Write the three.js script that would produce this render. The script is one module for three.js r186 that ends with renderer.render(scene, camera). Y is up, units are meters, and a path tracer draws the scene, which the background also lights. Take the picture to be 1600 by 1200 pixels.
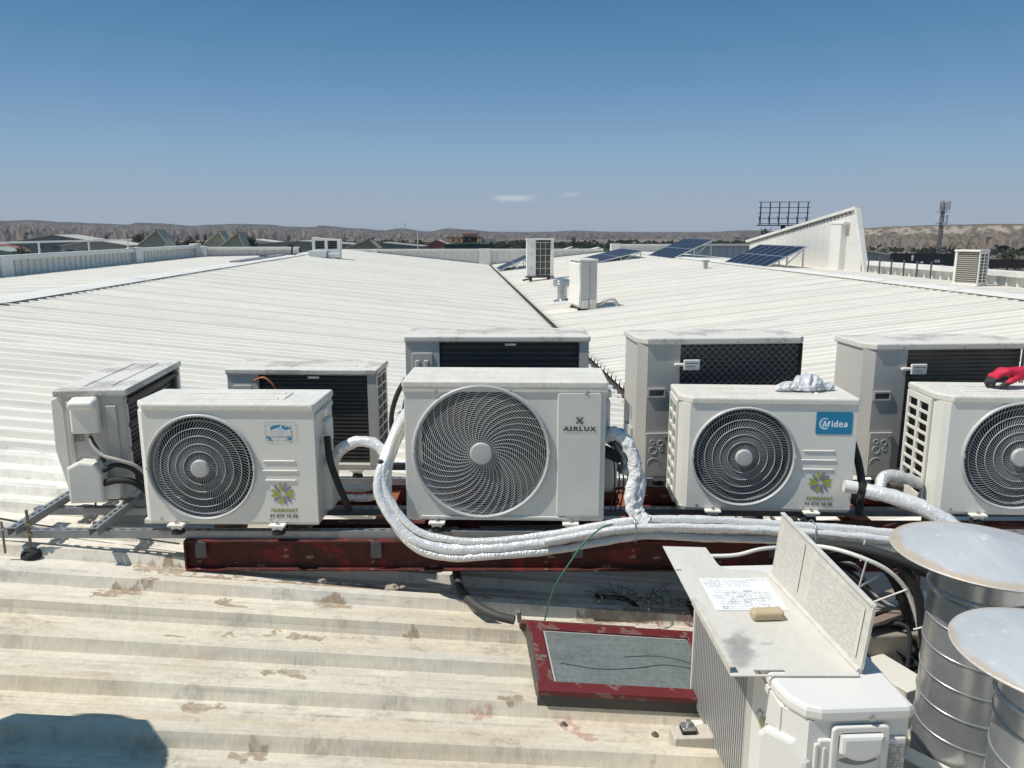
import * as THREE from 'three';
import { RoundedBoxGeometry } from 'three/addons/geometries/RoundedBoxGeometry.js';
import { mergeGeometries, mergeVertices } from 'three/addons/utils/BufferGeometryUtils.js';
import { MarchingCubes } from 'three/addons/objects/MarchingCubes.js';

// ---------------------------------------------------------------- camera, sky, sun, exposure
const scene = new THREE.Scene();
const camera = new THREE.PerspectiveCamera(52.8, 4 / 3, 0.05, 20000);
camera.position.set(0, 1.88, 0);
camera.rotation.set(-11.2 * Math.PI / 180, 0, 0);
const renderer = new THREE.WebGLRenderer({ antialias: true });
renderer.toneMapping = THREE.LinearToneMapping;
renderer.toneMappingExposure = 1.16;
renderer.shadowMap.enabled = true;

const SUN_AZ = 82 * Math.PI / 180, SUN_EL = 59 * Math.PI / 180;         // the sun stands to the left of the view and a little ahead
const sunDir = new THREE.Vector3(-Math.sin(SUN_AZ) * Math.cos(SUN_EL), Math.sin(SUN_EL), -Math.cos(SUN_AZ) * Math.cos(SUN_EL));
const sun = new THREE.DirectionalLight(new THREE.Color(1, 0.955, 0.88), 3.9);
sun.position.copy(sunDir).multiplyScalar(60); sun.target.position.set(0, 0, -12);
sun.castShadow = true; sun.shadow.mapSize.set(4096, 4096);
Object.assign(sun.shadow.camera, { left: -30, right: 30, top: 40, bottom: -40, near: 1, far: 160 });
scene.add(sun, sun.target);

const clamp = (v, a = 0, b = 1) => Math.min(b, Math.max(a, v));
const lerp = (a, b, t) => a + (b - a) * t;
const smooth = (a, b, x) => { const t = clamp((x - a) / (b - a)); return t * t * (3 - 2 * t); };
function rng(seed) { let s = seed >>> 0; return () => { s = (s + 0x6d2b79f5) | 0; let t = Math.imul(s ^ (s >>> 15), 1 | s); t = (t + Math.imul(t ^ (t >>> 7), 61 | t)) ^ t; return ((t ^ (t >>> 14)) >>> 0) / 4294967296; }; }
function hash(x, y, s) { let h = Math.imul(x, 374761393) ^ Math.imul(y, 668265263) ^ Math.imul(s, 974634533); h = Math.imul(h ^ (h >>> 13), 1274126177); return ((h ^ (h >>> 16)) >>> 0) / 4294967296; }
function vnoise(x, y, s = 1, px = 0, py = 0) {                        // value noise, tiling after px, py cells
  const xi = Math.floor(x), yi = Math.floor(y); let fx = x - xi, fy = y - yi; fx = fx * fx * (3 - 2 * fx); fy = fy * fy * (3 - 2 * fy);
  const m = (v, p) => (p ? ((v % p) + p) % p : v), x0 = m(xi, px), x1 = m(xi + 1, px), y0 = m(yi, py), y1 = m(yi + 1, py);
  return lerp(lerp(hash(x0, y0, s), hash(x1, y0, s), fx), lerp(hash(x0, y1, s), hash(x1, y1, s), fx), fy);
}
function fbm(x, y, s = 1, oct = 4, px = 0, py = 0) { let a = 0.5, v = 0, n = 0; for (let i = 0; i < oct; i++) { v += a * vnoise(x, y, s + i * 17, px, py); n += a; a *= 0.5; x *= 2; y *= 2; px *= 2; py *= 2; } return v / n; }

const skyRows = [[-90, 0.27, 0.31, 0.36], [-1, 0.305, 0.355, 0.425], [0.4, 0.31, 0.362, 0.432], [1.4, 0.303, 0.362, 0.443], [3, 0.27, 0.36, 0.462], [4.7, 0.232, 0.353, 0.48], [8.8, 0.142, 0.269, 0.447], [12, 0.095, 0.218, 0.385], [15.3, 0.062, 0.177, 0.328], [25, 0.06, 0.17, 0.32], [60, 0.07, 0.172, 0.31], [90, 0.072, 0.172, 0.305]];
{
  const w = 2048, h = 1024, data = new Float32Array(w * h * 4);
  for (let j = 0; j < h; j++) {
    const el = ((j + 0.5) / h - 0.5) * 180; let k = 0; while (k < skyRows.length - 2 && el > skyRows[k + 1][0]) k++;
    const A = skyRows[k], B = skyRows[k + 1], t = clamp((el - A[0]) / (B[0] - A[0]));
    for (let i = 0; i < w; i++) {
      const az = (((i + 0.5) / w) - 0.5) * 360 + 90; let a = az > 180 ? az - 360 : az;   // 0 = straight ahead (-z), positive to the right
      let cloud = 0;
      for (const [ca, ce, ra, re, s] of [[0.1, 2.3, 1.75, 0.16, 0.55], [4.2, 2.5, 0.75, 0.12, 0.35]]) {
        const dx = (a - ca) / ra, dy = (el - ce) / re, q = dx * dx + dy * dy;
        if (q < 1.4) cloud = Math.max(cloud, s * smooth(1.3, 0.1, q) * (0.55 + 0.9 * fbm(a * 5, el * 9, 5, 3)));
      }
      const o = (j * w + i) * 4;
      for (let c = 0; c < 3; c++) data[o + c] = lerp(lerp(A[c + 1], B[c + 1], t) * 1.0, [0.62, 0.65, 0.68][c], clamp(cloud));
      data[o + 3] = 1;
    }
  }
  const sky = new THREE.DataTexture(data, w, h, THREE.RGBAFormat, THREE.FloatType);
  sky.mapping = THREE.EquirectangularReflectionMapping; sky.magFilter = sky.minFilter = THREE.LinearFilter; sky.needsUpdate = true;
  scene.background = sky; scene.environment = sky;
}
scene.fog = new THREE.FogExp2(new THREE.Color(0.47, 0.52, 0.58), 0.0001);

// ---------------------------------------------------------------- helpers
const names = {};
function numbered(n) { const k = names[n] ?? 0; names[n] = k + 1; return k ? n + '_' + String(k).padStart(3, '0') : n; }
const V = (x, y, z) => new THREE.Vector3(x, y, z);
const D2R = Math.PI / 180;
function plain(g) {
  let o = g.index ? g.toNonIndexed() : g;
  for (const k of Object.keys(o.attributes)) if (!['position', 'normal', 'uv', 'color'].includes(k)) o.deleteAttribute(k);
  if (!o.attributes.normal) o.computeVertexNormals();
  if (!o.attributes.uv) o.setAttribute('uv', new THREE.BufferAttribute(new Float32Array(o.attributes.position.count * 2), 2));
  o.morphAttributes = {};
  return o;
}
function muv(g) {                                                      // metric uv from the face's own axes
  const p = g.attributes.position.array, n = g.attributes.normal.array, uv = g.attributes.uv.array;
  for (let t = 0; t < p.length / 9; t++) {
    let a = 0, b = 0, c = 0; for (let k = 0; k < 3; k++) { a += n[t * 9 + k * 3]; b += n[t * 9 + k * 3 + 1]; c += n[t * 9 + k * 3 + 2]; }
    a = Math.abs(a); b = Math.abs(b); c = Math.abs(c);
    for (let k = 0; k < 3; k++) {
      const o = t * 9 + k * 3, x = p[o], y = p[o + 1], z = p[o + 2], u = t * 6 + k * 2;
      if (b >= a && b >= c) { uv[u] = x; uv[u + 1] = z; } else if (a >= c) { uv[u] = z; uv[u + 1] = y; } else { uv[u] = x; uv[u + 1] = y; }
    }
  }
  return g;
}
function xf(g, x = 0, y = 0, z = 0, rx = 0, ry = 0, rz = 0) {
  g.applyMatrix4(new THREE.Matrix4().compose(V(x, y, z), new THREE.Quaternion().setFromEuler(new THREE.Euler(rx, ry, rz, 'YXZ')), V(1, 1, 1)));
  return g;
}
const bx = (w, h, d, x = 0, y = 0, z = 0, rx = 0, ry = 0, rz = 0) => muv(xf(plain(new THREE.BoxGeometry(w, h, d)), x, y, z, rx, ry, rz));
const rb = (w, h, d, r, x = 0, y = 0, z = 0, rx = 0, ry = 0, rz = 0, seg = 2) => muv(xf(plain(new RoundedBoxGeometry(w, h, d, seg, Math.min(r, w / 2.01, h / 2.01, d / 2.01))), x, y, z, rx, ry, rz));
const cy = (r0, r1, h, x = 0, y = 0, z = 0, rx = 0, ry = 0, rz = 0, seg = 20, open = false) => muv(xf(plain(new THREE.CylinderGeometry(r0, r1, h, seg, 1, open)), x, y, z, rx, ry, rz));
function bar(a, b, w, h = w) {                                         // a square bar from a to b
  const A = V(...a), B = V(...b), d = B.clone().sub(A), L = d.length(), g = plain(new THREE.BoxGeometry(w, h, L)); muv(g);
  const z = d.normalize(), up = Math.abs(z.y) > 0.95 ? V(1, 0, 0) : V(0, 1, 0), x = up.clone().cross(z).normalize(), y = z.clone().cross(x);
  return g.applyMatrix4(new THREE.Matrix4().makeBasis(x, y, z).setPosition(A.add(B).multiplyScalar(0.5)));
}
function rod(a, b, r, seg = 8) {
  const A = V(...a), B = V(...b), d = B.clone().sub(A), L = d.length(), g = plain(new THREE.CylinderGeometry(r, r, L, seg)); muv(g);
  return g.applyMatrix4(new THREE.Matrix4().compose(A.add(B).multiplyScalar(0.5), new THREE.Quaternion().setFromUnitVectors(V(0, 1, 0), d.normalize()), V(1, 1, 1)));
}
function tube(pts, r, seg = 40, rad = 10, wob = 0, seed = 1, bumps = 26) {
  const c = new THREE.CatmullRomCurve3(pts.map((p) => V(...p)), false, 'centripetal'), L = c.getLength(), g = new THREE.TubeGeometry(c, seg, r, rad, false);
  if (wob) {
    const p = g.attributes.position, n = g.attributes.normal;
    for (let i = 0; i <= seg; i++) for (let j = 0; j <= rad; j++) {
      const k = i * (rad + 1) + j, q = (fbm(i / seg * L * bumps, (j % rad) * 0.9, seed, 3, 0, Math.max(1, Math.round(rad * 0.9))) - 0.5) * 2 * wob * r;
      p.setXYZ(k, p.getX(k) + n.getX(k) * q, p.getY(k) + n.getY(k) * q, p.getZ(k) + n.getZ(k) * q);
    }
    g.computeVertexNormals();
    for (let i = 0; i <= seg; i++) { const a = i * (rad + 1), b = a + rad; n.setXYZ(b, n.getX(a), n.getY(a), n.getZ(a)); }
  }
  const uv = g.attributes.uv; for (let i = 0; i < uv.count; i++) uv.setXY(i, uv.getX(i) * L, uv.getY(i) * 2 * Math.PI * r);
  const o = plain(g);
  const cap = (t, f) => { const P = c.getPointAt(t), T = c.getTangentAt(t).multiplyScalar(f), k = plain(new THREE.CircleGeometry(r * 0.98, rad)); return k.applyMatrix4(new THREE.Matrix4().compose(P, new THREE.Quaternion().setFromUnitVectors(V(0, 0, 1), T), V(1, 1, 1))); };
  return mergeGeometries([o, cap(0, -1), cap(1, 1)]);
}
function ext(shape, depth, bevel = 0, x = 0, y = 0, z = 0, rx = 0, ry = 0, rz = 0, cs = 24) {   // extruded along +z from z
  const g = plain(new THREE.ExtrudeGeometry(shape, { depth: depth - 2 * bevel, bevelEnabled: bevel > 0, bevelThickness: bevel, bevelSize: bevel, bevelOffset: -bevel, bevelSegments: 2, curveSegments: cs }));
  g.translate(0, 0, bevel); return xf(muv(g), x, y, z, rx, ry, rz);
}
function rrect(w, h, r, cx = 0, cyy = 0, s = new THREE.Shape()) {
  const x = cx - w / 2, y = cyy - h / 2; r = Math.min(r, w / 2, h / 2);
  s.moveTo(x + r, y); s.lineTo(x + w - r, y); s.quadraticCurveTo(x + w, y, x + w, y + r); s.lineTo(x + w, y + h - r); s.quadraticCurveTo(x + w, y + h, x + w - r, y + h); s.lineTo(x + r, y + h); s.quadraticCurveTo(x, y + h, x, y + h - r); s.lineTo(x, y + r); s.quadraticCurveTo(x, y, x + r, y); return s;
}
function poly(pts) { const s = new THREE.Shape(); pts.forEach(([x, y], i) => (i ? s.lineTo(x, y) : s.moveTo(x, y))); s.closePath(); return s; }
const lathe = (pts, x = 0, y = 0, z = 0, rx = 0, ry = 0, rz = 0, seg = 40) => muv(xf(plain(new THREE.LatheGeometry(pts.map(([r, h]) => new THREE.Vector2(r, h)), seg)), x, y, z, rx, ry, rz));
function obj(name, geos, mat, parent = scene) {
  const list = (Array.isArray(geos) ? geos : [geos]).map(plain);
  if (list.some((g) => g.attributes.color)) for (const g of list) if (!g.attributes.color) g.setAttribute('color', new THREE.BufferAttribute(new Float32Array(g.attributes.position.count * 3).fill(1), 3));
  const m = new THREE.Mesh(list.length > 1 ? mergeGeometries(list) : list[0], mat);
  m.name = parent === scene ? numbered(name) : name; m.castShadow = m.receiveShadow = true; parent.add(m);
  return m;
}
function tag(o, label, category, group) { o.userData.label = label; o.userData.category = category; if (group) o.userData.group = group; return o; }
function thing(name, label, category, pos = [0, 0, 0], turn = 0, group) { const o = new THREE.Group(); o.name = numbered(name); scene.add(o); o.position.set(...pos); o.rotation.y = turn; return tag(o, label, category, group); }
function struct(o) { o.userData.kind = 'structure'; return o; }
function copyOf(root, pos, turn, label, group) { const r = root.clone(); r.name = numbered(root.name.replace(/_\d{3}$/, '')); r.userData = { ...root.userData }; scene.add(r); r.position.set(...pos); r.rotation.y = turn; if (label) r.userData.label = label; if (group) r.userData.group = group; return r; }

function tex(w, h, fn, srgb = true) {                                  // fn(u, v) -> [r, g, b] linear 0..1
  const d = new Uint8Array(w * h * 4), enc = (v) => (srgb ? (v <= 0.0031308 ? 12.92 * v : 1.055 * Math.pow(v, 1 / 2.4) - 0.055) : v);
  for (let j = 0; j < h; j++) for (let i = 0; i < w; i++) { const c = fn((i + 0.5) / w, (j + 0.5) / h), o = (j * w + i) * 4; for (let k = 0; k < 3; k++) d[o + k] = Math.round(clamp(enc(clamp(c[k]))) * 255); d[o + 3] = 255; }
  const t = new THREE.DataTexture(d, w, h); t.magFilter = THREE.LinearFilter; t.minFilter = THREE.LinearMipmapLinearFilter; t.generateMipmaps = true; t.wrapS = t.wrapT = THREE.RepeatWrapping; if (srgb) t.colorSpace = THREE.SRGBColorSpace; t.needsUpdate = true; return t;
}
function rep(t, metres, mv = metres) { const c = t.clone(); c.repeat.set(1 / metres, 1 / mv); c.needsUpdate = true; return c; }
const grey = (v) => [v, v, v];
function mat(color, rough = 0.6, metal = 0, more = {}) { const m = new THREE.MeshStandardMaterial({ roughness: rough, metalness: metal, ...more }); m.color.setRGB(...color); return m; }
function canvasTex(w, h, draw) { const c = document.createElement('canvas'); c.width = w; c.height = h; const x = c.getContext('2d'); draw(x, w, h); const t = new THREE.CanvasTexture(c); t.colorSpace = THREE.SRGBColorSpace; t.magFilter = THREE.LinearFilter; return t; }
function decal(name, w, h, material, parent, x, y, z, rx = 0, ry = 0, rz = 0) {                // a printed sticker, 0.6 mm thick, printed on its +z face
  const g = plain(new THREE.PlaneGeometry(w, h)); xf(g, x, y, z, rx, ry, rz); return obj(name, g, material, parent);
}

// tiling grain: brightness variations around 1 (used as a colour multiplier)
const T = {};
T.grime = tex(512, 512, (u, v) => { const a = fbm(u * 6, v * 6, 3, 5, 6, 6), b = fbm(u * 40, v * 40, 9, 3, 40, 40), k = 0.86 + 0.2 * (a - 0.5) + 0.22 * (b - 0.5); return [k, k * 0.99, k * 0.965]; });
T.paint = tex(512, 512, (u, v) => { const a = fbm(u * 5, v * 5, 13, 5, 5, 5), b = fbm(u * 60, v * 60, 19, 2, 60, 60), sp = vnoise(u * 90, v * 90, 23, 90, 90) > 0.965 ? 0.12 : 0, k = 0.93 + 0.1 * (a - 0.5) + 0.05 * (b - 0.5) - sp; return [k, k * 0.995, k * 0.98]; });
T.lidDirt = tex(512, 512, (u, v) => { const a = fbm(u * 4, v * 4, 33, 5, 4, 4), b = fbm(u * 50, v * 50, 39, 3, 50, 50), c = smooth(0.46, 0.66, a * 0.7 + b * 0.35), k = lerp(0.9, 0.52, c * 0.85); return [k, k * 0.985, k * 0.94]; });
T.bumpFine = tex(256, 256, (u, v) => grey(fbm(u * 24, v * 24, 41, 4, 24, 24)), false);
T.crinkle = tex(512, 512, (u, v) => { const a = fbm(u * 14, v * 14, 51, 4, 14, 14), r = 1 - Math.abs(2 * a - 1) * 2; const b = fbm(u * 34, v * 34, 57, 2, 34, 34); return grey(clamp(0.6 * r + 0.4 * b)); }, false);
T.galv = tex(512, 512, (u, v) => { const a = vnoise(u * 38, v * 38, 61, 38, 38), b = fbm(u * 5, v * 5, 67, 4, 5, 5), k = 0.78 + 0.1 * (a - 0.5) + 0.22 * (b - 0.5); return [k * 0.98, k, k * 1.01]; });
T.galvR = tex(256, 256, (u, v) => grey(0.42 + 0.3 * fbm(u * 8, v * 8, 71, 4, 8, 8)), false);

const M = {
  shell: mat([0.82, 0.80, 0.735], 0.42, 0, { map: rep(T.paint, 0.6) }),
  shellGrey: mat([0.535, 0.52, 0.485], 0.45, 0, { map: rep(T.paint, 0.7) }),
  lid: mat([0.80, 0.775, 0.705], 0.5, 0, { map: rep(T.grime, 0.5) }),
  lidDirty: mat([0.74, 0.715, 0.67], 0.6, 0, { map: rep(T.lidDirt, 0.55) }),
  panel: mat([0.70, 0.695, 0.65], 0.4, 0, { map: rep(T.paint, 0.6) }),
  vane: mat([0.40, 0.41, 0.41], 0.38, 0),
  ring: mat([0.50, 0.50, 0.485], 0.4, 0),
  hub: mat([0.50, 0.50, 0.49], 0.4, 0, { map: rep(T.paint, 0.3) }),
  inside: mat([0.82, 0.80, 0.735], 0.5, 0, { map: rep(T.paint, 0.6) }),
  blade: mat([0.035, 0.036, 0.04], 0.45, 0),
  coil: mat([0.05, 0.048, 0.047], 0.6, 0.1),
  coilBrown: mat([0.10, 0.088, 0.07], 0.65, 0.1),
  coilTube: mat([0.085, 0.08, 0.075], 0.5, 0.2),
  rubber: mat([0.018, 0.018, 0.018], 0.75),
  black: mat([0.012, 0.012, 0.013], 0.6),
  galv: mat([0.56, 0.575, 0.585], 0.45, 0.7, { map: rep(T.galv, 0.5), roughnessMap: rep(T.galvR, 0.4) }),
  strut: mat([0.42, 0.43, 0.44], 0.5, 0.6, { map: rep(T.galv, 0.3) }),
  steel: mat([0.5, 0.5, 0.5], 0.35, 0.9),
  white: mat([0.69, 0.675, 0.63], 0.5),
};

// ---------------------------------------------------------------- roof: two main slopes that drain to a valley gutter, two outer strips
const TURN = 4.2 * D2R, PITCH = 0.108, XV = 1.94, XL = -6.32, XR = 9.2, XOL = -10.3, XOR = 11.2, ZN = 2, ZF = -43;
const cT = Math.cos(TURN), sT = Math.sin(TURN);
const B = (x, y, z) => [x * cT + z * sT, y, -x * sT + z * cT];          // building coordinates -> world
const xb = (x, z) => x * cT - z * sT;
const YL = PITCH * (XV - XL), YR = PITCH * (XR - XV);
const roofB = (x) => (x < XL ? YL - 0.02 * (XL - x) : x < XV ? PITCH * (XV - x) : x < XR ? PITCH * (x - XV) : YR - 0.02 * (x - XR));
const roofY = (x, z) => roofB(xb(x, z));

const stains = [[-1.435, -3.186, 0.075, 0.028], [-1.505, -3.152, 0.05, 0.014], [-1.354, -3.234, 0.04, 0.02], [-0.986, -3.126, 0.06, 0.024], [-1.0, -3.16, 0.045, 0.016], [-0.555, -3.191, 0.09, 0.035], [-1.112, -2.851, 0.03, 0.02], [-0.903, -2.891, 0.02, 0.008], [-0.754, -2.919, 0.03, 0.02], [-0.613, -2.906, 0.075, 0.016], [-0.614, -2.656, 0.06, 0.035], [-0.715, -2.646, 0.03, 0.016], [-0.894, -2.419, 0.03, 0.03], [-0.831, -2.417, 0.04, 0.028], [-0.656, -2.183, 0.05, 0.025], [-1.33, -3.43, 0.16, 0.035], [-1.10, -3.36, 0.22, 0.03], [-0.65, -3.36, 0.3, 0.03], [-0.40, -3.36, 0.2, 0.04], [0.614, -3.199, 0.1, 0.03], [0.79, -3.218, 0.14, 0.03], [0.95, -3.3, 0.12, 0.06], [1.2, -2.4, 0.2, 0.12], [1.0, -2.2, 0.12, 0.1], [-0.45, -2.80, 0.05, 0.012], [0.18, -2.5, 0.06, 0.02], [-2.0, -3.3, 0.05, 0.02], [-0.2, -2.95, 0.03, 0.012]];
const redSpots = [[0.078, -2.452, 0.04, 0.012], [0.38, -2.40, 0.02, 0.05], [0.42, -2.36, 0.03, 0.02], [0.93, -3.2, 0.03, 0.04], [1.05, -3.25, 0.06, 0.05], [1.02, -3.05, 0.08, 0.03]];
const NEAR = { x0: XL, x1: XV, z0: -5, z1: 0 };
T.roofNear = tex(2048, 1220, (u, v) => {
  const x = lerp(NEAR.x0, NEAR.x1, u), z = lerp(NEAR.z0, NEAR.z1, v);
  const big = fbm(x * 1.6 + 9, z * 4, 81, 3), mid = fbm(x * 7, z * 22, 83, 3), fine = fbm(x * 60, z * 90, 87, 2), streak = fbm(x * 1.2, z * 140, 91, 2), scuff = fbm(x * 9 + z * 4, z * 11 - x * 3, 93, 3);
  let k = 0.99 + 0.2 * (big - 0.5) + 0.26 * (mid - 0.5) + 0.2 * (fine - 0.5) + 0.2 * (streak - 0.5);
  k -= 0.24 * smooth(0.58, 0.7, scuff) * smooth(0.4, 0.6, fine) + 0.3 * smooth(0.68, 0.78, streak) * smooth(0.4, 0.7, mid);
  const speck = vnoise(x * 55, z * 70, 95); if (speck > 0.975) k *= 0.72;
  const wh = smooth(-2.7, -4.35, z + 0.9 * (big - 0.5) + 0.4 * (mid - 0.5)); let c = [lerp(0.64, 0.77, wh) * k, lerp(0.58, 0.742, wh) * k, lerp(0.465, 0.675, wh) * k];
  const cl = 1 - 0.85 * wh, yel = cl * smooth(0.42, 0.7, fbm(x * 2.3, z * 9, 99, 3)); c = [c[0] * (1 - 0.02 * yel), c[1] * (1 - 0.06 * yel), c[2] * (1 - 0.10 * yel)];
  const rust = smooth(0.60, 0.75, fbm(x * 4.2, z * 16, 101, 4)) * 0.4 * cl; c = c.map((q, i) => lerp(q, [0.40, 0.29, 0.19][i], rust * 0.5));
  const wx = x + (fbm(x * 26, z * 34, 103, 4) - 0.5) * 0.12, wz = z + (fbm(x * 34, z * 40, 107, 4) - 0.5) * 0.075;
  for (const [sx, sz, a, b] of stains) { const q = ((wx - sx) / a) ** 2 + ((wz - sz) / b) ** 2; if (q < 1.3) { const m = smooth(1.15, 0.85, q) * clamp(0.25 + 1.3 * fine); c = c.map((p, i) => lerp(p, [0.35, 0.275, 0.19][i], clamp(m))); } }
  for (const [sx, sz, a, b] of redSpots) { const q = ((wx - sx) / a) ** 2 + ((wz - sz) / b) ** 2; if (q < 1.3) { const m = smooth(1.15, 0.7, q) * 0.75; c = c.map((p, i) => lerp(p, [0.42, 0.2, 0.15][i], m * 0.7)); } }
  return c;
});
T.roofNear.wrapS = T.roofNear.wrapT = THREE.MirroredRepeatWrapping;
T.roofNear.repeat.set(1 / (NEAR.x1 - NEAR.x0), 1 / (NEAR.z1 - NEAR.z0)); T.roofNear.offset.set(-NEAR.x0 / (NEAR.x1 - NEAR.x0), -NEAR.z0 / (NEAR.z1 - NEAR.z0));
T.roofFar = tex(1024, 1024, (u, v) => { const big = fbm(u * 5, v * 9, 111, 5, 5, 9), st = fbm(u * 6, v * 120, 113, 3, 6, 120), f = fbm(u * 90, v * 90, 117, 2, 90, 90); const k = 0.955 + 0.13 * (big - 0.5) + 0.10 * (st - 0.5) + 0.05 * (f - 0.5) - 0.12 * smooth(0.66, 0.76, st); return [k, k * lerp(0.995, 0.97, big), k * lerp(0.98, 0.91, big)]; });
const roofNearMat = mat([1, 1, 1], 0.62, 0, { map: T.roofNear, bumpMap: rep(T.bumpFine, 0.25), bumpScale: 0.0012 });
const roofFarMats = [0, 1, 2, 3].map((i) => { const t = rep(T.roofFar, 8); t.offset.set(i * 0.27, i * 0.31); return mat([0.82, 0.797, 0.742].map((q) => q * (1 - 0.012 * i)), 0.78, 0, { map: t }); });

const roof = struct(new THREE.Group()); roof.name = 'roof'; roof.rotation.y = TURN; scene.add(roof);
const RIB = 0.045;
function sheetGeo(x0, x1, fy, tilt = 0) {                               // one metre of trapezoidal sheet: four ribs, laps over the next sheet
  const prof = [];
  for (let k = 0; k < 4; k++) {
    const z = -k * 0.25;
    if (k === 0) prof.push([0.036, RIB - 0.022], [0.035, RIB - 0.019], [0.027, RIB + 0.0065], [z, RIB + 0.006]);
    prof.push([z - 0.025, RIB], [z - 0.047, 0.001], [z - 0.092, 0], [z - 0.0965, 0.004], [z - 0.103, 0.004], [z - 0.1075, 0], [z - 0.148, 0], [z - 0.1525, 0.004], [z - 0.159, 0.004], [z - 0.1635, 0], [z - 0.204, 0.001], [z - 0.225, RIB], [z - 0.25, RIB]);
  }
  prof[4][1] = RIB + 0.004; prof.push([-1.024, RIB]);
  const pos = [], nor = [], uv = [], lift = 0;
  for (let i = 0; i < prof.length - 1; i++) {
    const [za, ha] = prof[i], [zb, hb] = prof[i + 1], la = lift * clamp(-za / 1.0) , lb = lift * clamp(-zb / 1.0);
    const a = [x0, fy(x0) + ha + la, za], b = [x1, fy(x1) + ha + la, za], c = [x1, fy(x1) + hb + lb, zb], d = [x0, fy(x0) + hb + lb, zb];
    const n = V(b[0] - a[0], b[1] - a[1], b[2] - a[2]).cross(V(d[0] - a[0], d[1] - a[1], d[2] - a[2])).normalize(); if (n.y < 0) n.negate();
    for (const p of [a, b, c, a, c, d]) { pos.push(...p); nor.push(n.x, n.y, n.z); uv.push(p[0], p[2]); }
  }
  const g = new THREE.BufferGeometry();
  g.setAttribute('position', new THREE.Float32BufferAttribute(pos, 3)); g.setAttribute('normal', new THREE.Float32BufferAttribute(nor, 3)); g.setAttribute('uv', new THREE.Float32BufferAttribute(uv, 2)); return g;
}
const sheetKinds = [[XL, XV - 0.07], [XV + 0.07, XR], [XOL, XL], [XR, XOR]];
for (const [s, [x0, x1]] of sheetKinds.entries()) {
  const e = 1e-4, base = sheetGeo(x0, x1, (x) => roofB(clamp(x, x0 + e, x1 - e)));
  for (let z = ZN; z > ZF; z--) {
    if (s === 2 && (z > -8 || z <= -32)) continue;
    if (s === 3 && z > -6) continue;
    if (s === 1 && z > 1) continue;
    const near = s === 0 && z <= 1 && z > -5;
    let g = base;
    { g = base.clone(); const uv = g.attributes.uv; for (let i = 0; i < uv.count; i++) uv.setY(i, uv.getY(i) + z); }
    const m = new THREE.Mesh(g, near ? roofNearMat : roofFarMats[Math.floor(hash(z + 99, s, 7) * 4)]);
    m.name = 'roof_sheet'; m.position.z = z; m.castShadow = m.receiveShadow = true; roof.add(m);
  }
}
// gutter in the valley, ridge caps on the rib tops
obj('gutter', [bx(0.24, 0.004, 46, XV, -0.10, -20), bx(0.004, 0.14, 46, XV - 0.118, -0.03, -20), bx(0.004, 0.14, 46, XV + 0.118, -0.03, -20)], mat([0.10, 0.095, 0.09], 0.8, 0.2, { map: rep(T.grime, 0.6) }), roof);
const capMat = mat([0.78, 0.77, 0.73], 0.55, 0, { map: rep(T.roofFar, 5) });
for (let z = -6; z > ZF; z -= 2.5) {
  const end = Math.max(z - 2.47, ZF), c = (z + end) / 2, L = z - end, j = (hash(z | 0, 3, 5) - 0.5) * 0.006;
  obj('ridge_cap', [bx(0.24, 0.003, L, XL - 0.12, YL + RIB + 0.02 - 0.0024 + j, c, 0, 0, 0.02), bx(0.27, 0.003, L, XL + 0.133, YL + RIB + 0.02 - 0.0144 + j, c, 0, 0, -0.108)], capMat, roof);
  obj('ridge_cap', [bx(0.24, 0.003, L, XR + 0.12, YR + RIB + 0.02 - 0.0024 + j, c, 0, 0, -0.02), bx(0.27, 0.003, L, XR - 0.133, YR + RIB + 0.02 - 0.0144 + j, c, 0, 0, 0.108)], capMat, roof);
}

// ---------------------------------------------------------------- parapets
const parMat = mat([0.74, 0.74, 0.72], 0.55, 0, { map: rep(T.roofFar, 4) }), parTop = mat([0.78, 0.775, 0.74], 0.5, 0, { map: rep(T.grime, 2) });
function parapet(label, ax, az, bxx, bz, y0, y1, pitch, posts, slope0 = 0, extra) {       // corrugated upstand between two roof points, ribs 0.05 proud of it on the inner side
  const dx = bxx - ax, dz = bz - az, L = Math.hypot(dx, dz), t = thing('parapet_wall', label, 'parapet', B(ax, 0, az), TURN + Math.atan2(-dz, dx), 'white parapets round the roof');
  obj('backing', bx(L, y1 - y0, 0.06, L / 2, (y0 + y1) / 2, -0.06), parMat, t);
  const ribs = [], n = Math.round(L / pitch); for (let i = 0; i <= n; i++) ribs.push(i * L / n);
  const rg = ext(poly([[-0.035, 0], [0.035, 0], [0.018, 0.045], [-0.018, 0.045]]), y1 - y0 - 0.06, 0, 0, 0, 0, -Math.PI / 2, 0, 0); rg.rotateY(Math.PI); rg.translate(0, y0, -0.03);
  for (const x of ribs) { const m = obj('rib', rg, parMat, t); m.position.x = x; }
  obj('coping', [rb(L + 0.1, 0.05, 0.24, 0.012, L / 2, y1 + 0.02, -0.03), bx(L + 0.1, 0.07, 0.012, L / 2, y1 - 0.03, 0.084)], parTop, t);
  for (const [x, w, h] of posts) obj('pillar', rb(w, h, 0.3, 0.02, x, y0 + h / 2, 0), parTop, t);
  if (extra) extra(t, L);
  return t;
}
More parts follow.
